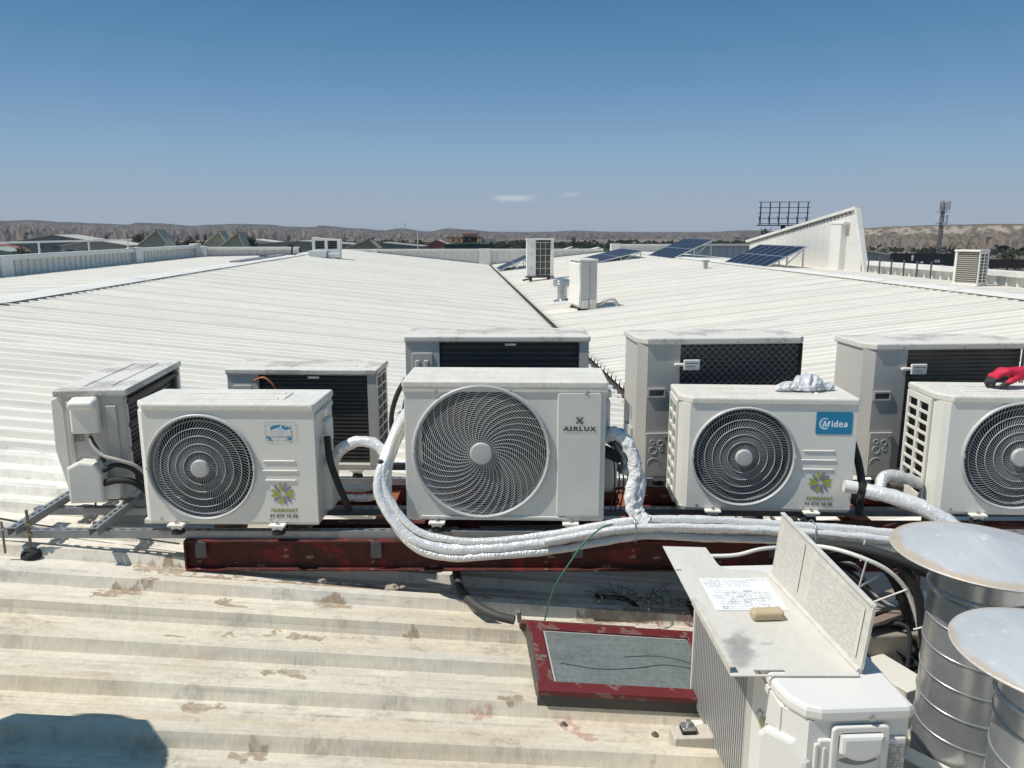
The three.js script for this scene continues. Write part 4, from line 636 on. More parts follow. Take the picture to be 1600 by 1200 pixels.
T.redPaint = tex(512, 512, (u, v) => {
  const a = fbm(u * 6, v * 10, 201, 5, 6, 10), b = fbm(u * 30, v * 30, 203, 4, 30, 30), bright = smooth(0.6, 0.7, a), chip = smooth(0.73, 0.77, fbm(u * 14, v * 26, 205, 5, 14, 26));
  let c = [lerp(0.068, 0.17, bright), lerp(0.017, 0.017, bright), lerp(0.012, 0.015, bright)].map((q) => q * (0.7 + 0.6 * b)); return c.map((q, i) => lerp(q, [0.30, 0.20, 0.16][i], chip * 0.8));
});
const redMat = mat([1, 1, 1], 0.8, 0, { map: rep(T.redPaint, 0.8), bumpMap: rep(T.bumpFine, 0.1), bumpScale: 0.001 }), oxide = mat([0.34, 0.10, 0.045], 0.7, 0, { map: rep(T.grime, 0.4) });
function ibeam(name, label, x0, z0, x1, z1, y0, y1, fw, m, cat = 'steel beam') {
  const L = Math.hypot(x1 - x0, z1 - z0), t = thing(name, label, cat, [x0, y0, z0], Math.atan2(-(z1 - z0), x1 - x0), 'red painted steel beams'), h = y1 - y0;
  obj('top_flange', rb(L, 0.01, fw, 0.003, L / 2, h - 0.005, 0), m, t); obj('bottom_flange', rb(L, 0.01, fw, 0.003, L / 2, 0.005, 0), m, t); obj('web', bx(L, h - 0.02, 0.008, L / 2, h / 2, 0.012), m, t); obj('end_plate', bx(0.008, h - 0.021, fw - 0.004, 0.002, h / 2, 0), m, t); return t;
}
const BT = RT - RH - 0.001;
ibeam('red_beam', 'dark red steel beam lying under the front rail', -1.5, -3.365, 1.95, -3.35, 0.345, BT, 0.085, redMat);
ibeam('red_beam', 'dark red steel beam under the back row of units', -1.3, -4.22, 2.7, -4.18, 0.345, BT - 0.04, 0.085, redMat);
ibeam('red_beam', 'dark red steel beam half hidden between the front and rear rails of the front row', -1.12, -3.565, 2.75, -3.54, 0.345, 0.492, 0.07, redMat);
for (const [x, l] of [[-0.66, 'left of the spiral-guard unit'], [0.62, 'between the spiral-guard unit and the blue-sticker unit'], [1.78, 'between the two right-hand front units']]) ibeam('oxide_cross_beam', `short orange-red cross beam on the frame ${l}`, x, -3.615, x, -4.16, 0.37, BT - 0.045, 0.07, oxide);
{ // timber and loose plates under the frame
  const r = rng(31); let k = 0;
  for (const [x, y, z, w, d, ry, l] of [[-1.35, 0.5, -3.5, 0.14, 0.05, 0.2, 'under the left foot of the peeled-sticker unit'], [-1.02, 0.5, -3.52, 0.1, 0.06, -0.1, 'under the middle of the peeled-sticker unit'], [0.12, 0.5, -3.46, 0.55, 0.035, 0.04, 'under the spiral-guard unit'], [-0.3, 0.5, -3.42, 0.07, 0.06, 0, 'below the left foot of the spiral-guard unit']]) { const t = thing('timber_batten', `pale timber batten lying ${l}`, 'timber', [x, y - 0.005, z], ry, 'timber battens in the frame'); obj('batten', rb(w, 0.03, d, 0.004), mat([0.42, 0.33, 0.22], 0.8, 0, { map: rep(T.grime, 0.3) }), t); obj('worn_end', rb(0.02, 0.031, d + 0.002, 0.004, w / 2, 0, 0), mat([0.5, 0.42, 0.32], 0.9), t); }
  for (const x of [-1.42, -0.62, 0.3, 1.2]) { const t = thing('beam_clamp', `dark steel clamp gripping the front red beam ${['at its left end', 'right of the peeled-sticker unit', 'below the spiral-guard unit', 'below the blue-sticker unit'][k++]}`, 'clamp', [x, 0.43, -3.318], 0, 'clamps on the front beam'); obj('plate', rb(0.05, 0.075, 0.008, 0.002, 0, 0.02, 0), mat([0.09, 0.09, 0.1], 0.5, 0.5), t); obj('tongue', rb(0.03, 0.012, 0.05, 0.002, 0, 0.055, -0.02), mat([0.09, 0.09, 0.1], 0.5, 0.5), t); }
  for (const [x, z] of [[0.9, -3.36], [1.85, -3.36], [0.3, -4.2], [2.4, -4.2]]) { const y = roofY(x, z), t = thing('beam_prop', `short red steel prop under the ${z > -4 ? 'front' : 'back'} beam, ${x < 1.5 ? 'left' : 'right'} one`, 'prop', [x, y, z], 0, 'props under the beams'); obj('column', bx(0.07, 0.343 - y, 0.07, 0, (0.343 - y) / 2, 0), redMat, t); obj('foot_plate', bx(0.14, 0.01, 0.14, 0, 0.05, 0), redMat, t); }
  const kerb = thing('mortar_strip', 'rough mortar and debris along the foot of the front red beam', 'debris', [0, 0, 0]);
  for (let i = 0; i < 5; i++) { const x = [-0.86, -0.55, -0.5, -0.28, -0.12][i], z = -3.29 + r() * 0.03, y = roofY(x, z) + 0.045, s = i === 1 ? 0.02 : 0.005 + r() * 0.009, g = plain(new THREE.IcosahedronGeometry(s, 1)), p = g.attributes.position; for (let j = 0; j < p.count; j++) { const q = 0.7 + 0.6 * hash(Math.round(p.getX(j) * 3e3), Math.round(p.getY(j) * 3e3 + p.getZ(j) * 7e3), i); p.setXYZ(j, p.getX(j) * q * 1.6, p.getY(j) * q * 0.8, p.getZ(j) * q); } g.computeVertexNormals(); obj('lump', xf(g, x, y, z), mat([0.36, 0.29, 0.23], 0.95), kerb); }
}

// ---------------------------------------------------------------- foil-wrapped pipes, hoses, cables
const foil = mat([0.82, 0.81, 0.785], 0.5, 0.3, { bumpMap: rep(T.crinkle, 0.2), bumpScale: 0.0016, roughnessMap: rep(T.galvR, 0.1) });
const foilDull = mat([0.70, 0.69, 0.66], 0.5, 0.45, { bumpMap: rep(T.crinkle, 0.16), bumpScale: 0.003 });
const main = [[2.25, 0.48, -3.2], [1.95, 0.5, -3.22], [1.69, 0.53, -3.23], [1.42, 0.55, -3.25], [1.13, 0.568, -3.26], [0.85, 0.578, -3.26], [0.57, 0.578, -3.26], [0.425, 0.568, -3.25], [0.14, 0.528, -3.22], [-0.113, 0.508, -3.2], [-0.31, 0.509, -3.2], [-0.455, 0.553, -3.22], [-0.555, 0.655, -3.27], [-0.6, 0.755, -3.31], [-0.583, 0.85, -3.36], [-0.56, 0.92, -3.44], [-0.535, 0.985, -3.54], [-0.52, 1.03, -3.7]];
const off = (pts, dx, dy, dz, a = 0, b = pts.length) => pts.slice(a, b).map(([x, y, z], i) => [x + dx * (0.7 + 0.6 * vnoise(i * 0.9, dx * 90 + dy * 70, 211)), y + dy * (0.7 + 0.6 * vnoise(i * 0.8, dy * 50, 213)), z + dz]);
{
  const t = thing('pipe_bundle', 'bundle of silver foil-wrapped pipes sweeping along the front rail and up between two units', 'pipes');
  obj('foil_pipe', tube(main, 0.0225, 220, 18, 0.22, 3), foil, t);
  obj('foil_pipe', tube(off(main, 0.02, 0.036, -0.012), 0.0165, 220, 16, 0.22, 5), foil, t);
  obj('foil_pipe', tube(off(main, 0.024, -0.034, 0.012, 0, 15), 0.017, 170, 16, 0.22, 7), foilDull, t);
  obj('foil_pipe', tube(off(main, 0.0, 0.016, 0.034, 0, 9), 0.015, 120, 16, 0.2, 9), foil, t);
  obj('foil_pipe', tube(off(main, 0.034, -0.004, -0.04, 0, 17), 0.0165, 160, 16, 0.22, 11), foilDull, t);
  for (const [i, f] of [[3, 0.3], [6, 0.2]]) { const a = main[i], b = main[i + 1], p = a.map((q, k) => lerp(q, b[k], f)), d = V(...b).sub(V(...a)).normalize(), g = plain(new THREE.TorusGeometry(0.058, 0.003, 5, 22)); g.scale(1, 1.05, 1); g.applyQuaternion(new THREE.Quaternion().setFromUnitVectors(V(0, 0, 1), d)); obj('tie_wrap', xf(g, ...p), M.galv, t); }
  const r = rng(91); for (const [x, y, z] of [[-0.59, 0.86, -3.342], [-0.6, 0.80, -3.318]]) { const g = plain(new THREE.IcosahedronGeometry(0.014, 1)), p = g.attributes.position; for (let j = 0; j < p.count; j++) p.setXYZ(j, p.getX(j) * (0.8 + r() * 0.0 + hash(j, 3, 8) * 0.3), p.getY(j) * (0.4 + 0.9 * hash(j, 5, 8)), p.getZ(j) * 0.4); obj('torn_gap', xf(g, x, y, z), M.rubber, t); }
  const b = thing('branch_pipe', 'silver foil-wrapped pipe arching from the peeled-sticker unit into the bundle', 'pipe'); obj('foil_sleeve', tube([[-0.845, 0.80, -3.47], [-0.80, 0.88, -3.46], [-0.72, 0.925, -3.45], [-0.63, 0.915, -3.44], [-0.575, 0.86, -3.41], [-0.575, 0.78, -3.38], [-0.57, 0.7, -3.34]], 0.026, 70, 16, 0.2, 13), foil, b); obj('dark_end', tube([[-0.86, 0.72, -3.47], [-0.865, 0.76, -3.47], [-0.845, 0.80, -3.47]], 0.02, 8, 10), M.rubber, b);
  const c = thing('branch_pipe', 'two thin foil-wrapped pipes passing low behind the main pipe loop', 'pipe'); obj('foil_sleeve', tube([[-0.85, 0.66, -3.6], [-0.76, 0.655, -3.58], [-0.66, 0.69, -3.52], [-0.6, 0.75, -3.46], [-0.57, 0.82, -3.45]], 0.019, 40, 12, 0.2, 15), foilDull, c); obj('foil_sleeve', tube([[-0.84, 0.62, -3.56], [-0.74, 0.62, -3.54], [-0.65, 0.65, -3.48], [-0.6, 0.7, -3.43]], 0.017, 40, 12, 0.2, 17), foil, c);
  const e = thing('branch_pipe', 'thick foil-wrapped pipe leaving the gap between the two right-hand front units', 'pipe'); obj('foil_sleeve', tube([[1.64, 0.70, -3.42], [1.72, 0.69, -3.38], [1.82, 0.665, -3.33], [1.92, 0.62, -3.27], [2.02, 0.55, -3.2], [2.12, 0.46, -3.14]], 0.034, 60, 18, 0.18, 19), foil, e); obj('white_end', tube([[1.545, 0.715, -3.44], [1.60, 0.71, -3.43]], 0.03, 6, 12), M.white, e); obj('dark_collar', tube([[1.60, 0.71, -3.43], [1.645, 0.70, -3.42]], 0.026, 4, 12), M.rubber, e); obj('foil_sleeve', tube([[1.72, 0.68, -3.46], [1.76, 0.74, -3.5], [1.84, 0.735, -3.52], [1.95, 0.69, -3.55]], 0.027, 40, 14, 0.25, 21), foilDull, e);
}
{
  const white = mat([0.8, 0.8, 0.79], 0.45, 0, { bumpMap: rep(T.crinkle, 0.1), bumpScale: 0.004 });
  const t = thing('wrapped_pipes', 'lumpy white tape-wrapped pipes hanging beside the spiral-guard unit', 'pipes');
  obj('tape_wrap', tube([[0.43, 0.955, -3.44], [0.485, 0.972, -3.4], [0.53, 0.92, -3.37], [0.555, 0.84, -3.35], [0.55, 0.77, -3.33], [0.535, 0.69, -3.31], [0.56, 0.63, -3.29], [0.61, 0.607, -3.27]], 0.03, 90, 18, 0.42, 23, 40), white, t);
  obj('tape_wrap', tube([[0.545, 0.86, -3.36], [0.575, 0.79, -3.34], [0.575, 0.72, -3.32], [0.565, 0.66, -3.3], [0.585, 0.62, -3.28]], 0.024, 60, 16, 0.42, 25, 40), white, t);
  obj('dark_foil', tube([[0.45, 0.93, -3.46], [0.5, 0.9, -3.41], [0.52, 0.84, -3.39], [0.51, 0.79, -3.38]], 0.022, 30, 12, 0.35, 27), mat([0.25, 0.27, 0.28], 0.35, 0.7), t);
  obj('valve_stub', cy(0.028, 0.028, 0.09, 0.465, 0.86, -3.47, 0.3, 0, 1.1), M.rubber, t);
  for (let i = 0; i < 4; i++) obj('thin_cable', tube([[0.44 + i * 0.008, 1.0, -3.44], [0.46 + i * 0.014, 0.88, -3.4], [0.47 + i * 0.02, 0.76, -3.38], [0.45 + i * 0.022, 0.62, -3.36]], 0.0035, 20, 5), M.black, t);
}
function cable(name, label, pts, r, m, cat = 'cable', seg = 40, rad = 8) { const t = tag(obj(name, tube(pts, r, seg, rad), m), label, cat); return t; }
cable('black_strap', 'flat black conduit hanging down the right side of the peeled-sticker unit', [[-0.845, 0.96, -3.42], [-0.83, 0.86, -3.39], [-0.80, 0.76, -3.38], [-0.77, 0.66, -3.4], [-0.76, 0.6, -3.43]], 0.016, M.rubber);
cable('black_hose', 'black hose rising beside the left edge of the spiral-guard unit', [[-0.505, 1.19, -3.62], [-0.545, 1.12, -3.61], [-0.575, 1.02, -3.6], [-0.572, 0.93, -3.58], [-0.55, 0.88, -3.54]], 0.012, M.rubber, 'hose');
cable('thin_black_cable', 'thin black cable hanging next to the black hose by the spiral-guard unit', [[-0.505, 1.14, -3.62], [-0.525, 1.02, -3.6], [-0.535, 0.9, -3.56]], 0.005, M.black);
cable('black_hose', 'thick black hose down the right side of the blue-sticker unit', [[1.615, 0.9, -3.55], [1.645, 0.8, -3.53], [1.655, 0.7, -3.5], [1.64, 0.56, -3.47]], 0.019, M.rubber, 'hose');
cable('grey_brown_hose', 'dull hose curving under the rightmost grey unit', [[1.72, 0.575, -3.72], [1.80, 0.57, -3.72], [1.90, 0.61, -3.74], [2.0, 0.605, -3.76], [2.12, 0.585, -3.8]], 0.022, mat([0.1, 0.085, 0.075], 0.7), 'hose');
cable('green_wire', 'thin green wire curling from the pipe bundle down to the roof', [[0.44, 0.62, -3.2], [0.386, 0.625, -3.15], [0.31, 0.575, -3.11], [0.25, 0.49, -3.1], [0.19, 0.38, -3.11], [0.158, 0.28, -3.12], [0.145, 0.21, -3.13], [0.135, 0.19, -3.11]], 0.0038, mat([0.05, 0.17, 0.10], 0.5), 'wire');
{ const t = thing('grey_hose', 'grey rubber hose lying bent on the roof below the beam', 'hose'); obj('hose_body', tube([[-0.268, 0.335, -3.44], [-0.255, 0.30, -3.36], [-0.228, 0.274, -3.27], [-0.155, 0.262, -3.15], [-0.07, 0.252, -3.08], [0.01, 0.244, -3.055]], 0.02, 50, 12), mat([0.055, 0.055, 0.052], 0.65, 0, { map: rep(T.grime, 0.2) }), t); obj('metal_end', tube([[-0.271, 0.35, -3.46], [-0.268, 0.335, -3.44]], 0.017, 3, 10), M.steel, t); obj('cut_end', rb(0.018, 0.05, 0.03, 0.004, 0.03, 0.262, -3.055, 0, 0, 0.1), mat([0.16, 0.15, 0.13], 0.8), t); }
cable('dark_cable_drop', 'dark cable lying in the shade under the right end of the red beam', [[0.4, 0.16, -3.45], [0.55, 0.17, -3.38], [0.62, 0.12, -3.35], [0.72, 0.10, -3.32], [0.85, 0.1, -3.33]], 0.012, M.rubber);
cable('white_conduit', 'white conduit behind the loose cover', [[0.7, 0.50, -3.14], [0.85, 0.508, -3.12], [0.96, 0.522, -3.1], [1.06, 0.548, -3.1], [1.16, 0.545, -3.12], [1.28, 0.5, -3.16]], 0.009, M.white);
cable('roof_wire', 'thin dark wire lying across the left part of the roof', [[-2.6, roofY(-2.6, -3.6) + 0.05, -3.6], [-2.3, roofY(-2.3, -3.55) + 0.051, -3.55], [-2.0, roofY(-2.0, -3.53) + 0.05, -3.53], [-1.6, roofY(-1.6, -3.5) + 0.05, -3.5]], 0.004, M.black, 'wire');
{ // tangle at the right
  const corr = (pts, r, m, name, label, cat) => { const c = new THREE.CatmullRomCurve3(pts.map((p) => V(...p)), false, 'centripetal'), n = Math.round(c.getLength() / 0.009), g = new THREE.TubeGeometry(c, n * 2, r, 10), p = g.attributes.position, nn = g.attributes.normal; for (let i = 0; i <= n * 2; i++) for (let j = 0; j <= 10; j++) { const k = i * 11 + j, q = i % 2 ? r * 0.12 : -r * 0.1; p.setXYZ(k, p.getX(k) + nn.getX(k) * q, p.getY(k) + nn.getY(k) * q, p.getZ(k) + nn.getZ(k) * q); } g.computeVertexNormals(); return tag(obj(name, plain(g), m), label, cat, 'hoses tangled beside the round vent pipes'); };
  const r2 = (x, z) => roofY(x, z) + 0.06;
  corr([[1.2, 0.44, -3.12], [1.4, 0.55, -3.02], [1.51, 0.54, -2.92], [1.57, 0.43, -2.88], [1.605, 0.32, -2.88], [1.64, 0.21, -2.86], [1.62, 0.1, -2.75]], 0.02, M.rubber, 'corrugated_hose', 'black corrugated hose curving under the white conduit beside the vent pipe', 'hose');
  corr([[1.3, 0.5, -3.1], [1.45, 0.6, -2.95], [1.54, 0.58, -2.85], [1.60, 0.46, -2.82], [1.63, 0.32, -2.82], [1.66, 0.15, -2.8]], 0.018, mat([0.03, 0.03, 0.032], 0.7), 'corrugated_hose', 'black corrugated hose nearest the taller round vent pipe', 'hose');
  corr([[1.25, 0.56, -3.1], [1.38, 0.62, -2.95], [1.5, 0.62, -2.85], [1.6, 0.585, -2.8], [1.75, 0.5, -2.8]], 0.02, M.rubber, 'corrugated_hose', 'black corrugated hose running under the round vent cap', 'hose');
  corr([[1.15, 0.35, -3.1], [1.25, 0.32, -2.95], [1.38, 0.26, -2.8], [1.34, 0.18, -2.7], [1.2, 0.12, -2.7]], 0.017, M.rubber, 'corrugated_hose', 'black corrugated hose looping low behind the loose cover', 'hose');
  cable('white_conduit', 'white conduit bending down beside the vent pipe', [[1.18, 0.57, -3.1], [1.3, 0.615, -2.95], [1.40, 0.602, -2.88], [1.49, 0.56, -2.86], [1.555, 0.495, -2.85], [1.60, 0.40, -2.84], [1.635, 0.28, -2.84], [1.66, 0.12, -2.84]], 0.0095, M.white);
  cable('cream_conduit', 'thin cream pipe standing right beside the taller vent pipe', [[1.66, 0.58, -2.86], [1.675, 0.5, -2.84], [1.67, 0.38, -2.8], [1.67, 0.15, -2.8]], 0.007, M.shell);
  for (const [a, b, c2] of [[[1.42, 0.66, -2.93], [1.405, 0.575, -2.92], 0], [[1.405, 0.6, -2.87], [1.395, 0.45, -2.9], 1], [[1.46, 0.53, -2.88], [1.40, 0.47, -2.9], 2], [[1.56, 0.49, -2.84], [1.40, 0.38, -2.9], 3], [[1.58, 0.34, -2.8], [1.67, 0.38, -2.78], 4]]) tag(obj('cable_tie', rod(a, b, 0.0038, 5), M.white), ['upright white cable tie at the top of the tangle', 'white cable tie hanging from the white conduit', 'short slanted white cable tie in the tangle', 'long slanted white cable tie crossing the tangle', 'white cable tie round the corrugated hoses by the vent pipe'][c2], 'cable tie', 'cable ties in the tangle');
  const wood = mat([0.34, 0.26, 0.19], 0.85, 0, { map: rep(T.grime, 0.2) });
  for (let i = 0; i < 7; i++) { const z = -2.98 + (i % 3) * 0.05, y = 0.30 + Math.floor(i / 2) * 0.022, t = tag(obj('wood_strip', rb(0.32, 0.016, 0.035, 0.003, 0, 0, 0), [wood, mat([0.48, 0.42, 0.33], 0.85), mat([0.2, 0.15, 0.12], 0.85)][i % 3]), ['topmost', 'second', 'third', 'fourth', 'fifth', 'sixth', 'lowest'][6 - i] + ' strip in the heap of weathered wood strips behind the loose cover', 'wood strip', 'heap of wood strips'); t.position.set(1.52 + (i % 2) * 0.03, y + 0.02, z); t.rotation.set(0.1 * (i % 3 - 1), 0.1 + i * 0.05, 0.1); }
  const prop = tag(obj('crate_block', [rb(0.42, 0.19, 0.2, 0.01)], mat([0.30, 0.27, 0.22], 0.8, 0, { map: rep(T.grime, 0.4) })), 'low grey block carrying the heap of wood strips', 'block'); prop.position.set(1.53, 0.205, -2.93); prop.rotation.y = 0.1;
  for (const [x, z, w, h, d, ry, l] of [[1.36, -2.62, 0.2, 0.1, 0.1, 0.5, 'cream metal block on the roof right of the loose cover'], [1.47, -2.7, 0.13, 0.14, 0.22, 0.4, 'tall pale block leaning by the corrugated hoses'], [1.32, -2.3, 0.36, 0.07, 0.06, -0.9, 'pale metal angle lying beside the near unit'], [1.15, -2.8, 0.14, 0.05, 0.1, 0.2, 'flat pale offcut behind the near unit']]) { const y = roofY(x, z) + 0.04, t = thing('metal_block', l, 'metal block', [x, y, z], ry, 'offcuts lying round the near unit'); obj('body', rb(w, h, d, 0.008, 0, h / 2, 0), mat([0.6, 0.57, 0.48], 0.7, 0, { map: rep(T.grime, 0.25) }), t); obj('lip', rb(w + 0.004, 0.01, d + 0.012, 0.003, 0, h + 0.004, 0), mat([0.66, 0.63, 0.55], 0.6), t); }
  const rr = rng(63); for (let i = 0; i < 16; i++) { const x0 = 1.12 + rr() * 0.25, pts = [[x0, 0.46 + rr() * 0.12, -3.14 + rr() * 0.05]]; for (let k = 1; k < 5; k++) pts.push([x0 + k * (0.08 + rr() * 0.05), 0.5 - k * (0.04 + rr() * 0.06) + (k === 1 ? 0.06 : 0), -3.08 + k * 0.06 + (rr() - 0.5) * 0.08]); pts.push([1.5 + rr() * 0.2, 0.12, -2.76 + rr() * 0.05]); tag(obj('loose_cable', tube(pts, 0.006 + rr() * 0.007, 40, 7), i % 4 === 3 ? mat([0.3, 0.29, 0.27], 0.6) : M.rubber), ['first', 'second', 'third', 'fourth', 'fifth', 'sixth', 'seventh', 'eighth', 'ninth', 'tenth', 'eleventh', 'twelfth', 'thirteenth', 'fourteenth', 'fifteenth', 'sixteenth'][i] + ' loose cable from the left in the tangle under the foil pipes', 'cable', 'loose cables in the tangle'); }
  const r = rng(17), tw = thing('twig_heap', 'heap of dry twigs and leaves under the right end of the red beam', 'twigs'); const tg = []; for (let i = 0; i < 70; i++) { const x = 0.42 + r() * 0.4, z = -3.42 + r() * 0.12, y = roofY(x, z) + 0.05 + r() * 0.03, a = r() * 6.28, l = 0.04 + r() * 0.08; tg.push(rod([x, y, z], [x + Math.cos(a) * l, y + (r() - 0.4) * 0.05, z + Math.sin(a) * l], 0.0018, 4)); } obj('twigs', tg, mat([0.22, 0.17, 0.11], 0.9), tw).userData.kind = 'stuff';
}

// ---------------------------------------------------------------- roof hatch
{
  const X0 = 0.27, X1 = 1.0, Z0 = -2.47, Z1 = -2.96, t = thing('roof_hatch', 'flat roof hatch with a dark red frame and a grey bitumen panel', 'hatch', B((X0 + X1) / 2, roofB((X0 + X1) / 2) + RIB, (Z0 + Z1) / 2), TURN), w = X1 - X0, d = Z0 - Z1;
  t.rotation.order = 'YXZ'; t.rotation.z = -Math.atan(PITCH); t.rotation.x = 0.01;
  T.hatchRed = tex(256, 256, (u, v) => { const a = fbm(u * 8, v * 8, 221, 5, 8, 8), b = fbm(u * 40, v * 40, 223, 3, 40, 40), k = 0.75 + 0.5 * b, chip = smooth(0.64, 0.72, a); return [lerp(0.135 * k, 0.2, chip * 0.7), lerp(0.016 * k, 0.14, chip * 0.7), lerp(0.018 * k, 0.12, chip * 0.7)]; });
  T.bitumen = tex(512, 512, (u, v) => { const a = fbm(u * 6, v * 6, 231, 5, 6, 6), b = fbm(u * 60, v * 40, 233, 3, 60, 40), s = fbm(u * 10, v * 70, 235, 3, 10, 70); const k = 0.7 + 0.35 * a + 0.35 * (b - 0.5) + 0.25 * (s - 0.5); return [0.165 * k, 0.19 * k, 0.185 * k]; });
  const rm = mat([1, 1, 1], 0.55, 0, { map: rep(T.hatchRed, 0.35) });
  obj('curb', [bx(w, 0.05, 0.02, 0, 0.02, d / 2 - 0.012), bx(w, 0.05, 0.02, 0, 0.02, -d / 2 + 0.012), bx(0.02, 0.05, d - 0.045, -w / 2 + 0.012, 0.02, 0), bx(0.02, 0.05, d - 0.045, w / 2 - 0.012, 0.02, 0)], mat([0.10, 0.095, 0.085], 0.8, 0, { map: rep(T.grime, 0.3) }), t);
  obj('front_rail', rb(w + 0.01, 0.022, 0.06, 0.004, 0, 0.055, d / 2 - 0.02), rm, t); obj('back_rail', rb(w - 0.01, 0.016, 0.06, 0.004, 0, 0.052, -d / 2 + 0.03), rm, t); obj('side_rail', rb(0.05, 0.016, d - 0.11, 0.004, -w / 2 + 0.035, 0.052, 0), rm, t); obj('side_rail', rb(0.045, 0.016, d - 0.11, 0.004, w / 2 - 0.035, 0.052, 0), rm, t);
  obj('bitumen_panel', bx(w - 0.11, 0.012, d - 0.1, 0, 0.044, 0.005), mat([1, 1, 1], 0.75, 0, { map: rep(T.bitumen, 0.7), bumpMap: rep(T.bumpFine, 0.2), bumpScale: 0.0015 }), t);
  obj('panel_edge', [bx(0.008, 0.014, d - 0.11, -w / 2 + 0.066, 0.046, 0.0), bx(w - 0.13, 0.014, 0.006, 0, 0.046, -d / 2 + 0.066)], mat([0.42, 0.41, 0.37], 0.6), t);
  for (const g of [tube([[-0.26, 0.0515, 0.05], [-0.12, 0.0515, 0.075], [0.03, 0.0515, 0.055], [0.16, 0.0515, 0.02], [0.3, 0.0515, 0.045]], 0.0016, 40, 4), tube([[0.0, 0.0515, -0.02], [0.12, 0.0515, -0.04], [0.2, 0.0515, -0.03], [0.3, 0.0515, 0.01]], 0.0013, 30, 4)]) obj('crack', g, mat([0.05, 0.055, 0.055], 0.8), t);
  obj('back_batten', rb(0.5, 0.03, 0.035, 0.004, -0.14, 0.03, -d / 2 - 0.02), mat([0.13, 0.05, 0.035], 0.85, 0, { map: rep(T.grime, 0.2) }), t); obj('hinge', rb(0.025, 0.006, 0.018, 0.002, -w / 2 + 0.04, 0.063, 0.03), M.steel, t);
  for (const [x, z, l] of [[0.78, -2.40, 'right'], [0.68, -2.39, 'middle'], [0.36, -2.42, 'left']]) { const s = thing('roof_screw', `${l} one of the rusty sheet screws in front of the roof hatch`, 'screw', B(x, roofB(x) + 0.003, z), TURN, 'screws in front of the hatch'); obj('washer', cy(0.011, 0.013, 0.004, 0, 0.002, 0), mat([0.14, 0.12, 0.1], 0.7), s); obj('head', cy(0.005, 0.005, 0.008, 0, 0.007, 0, 0, 0, 0, 6), mat([0.2, 0.17, 0.13], 0.6, 0.4), s); }
}

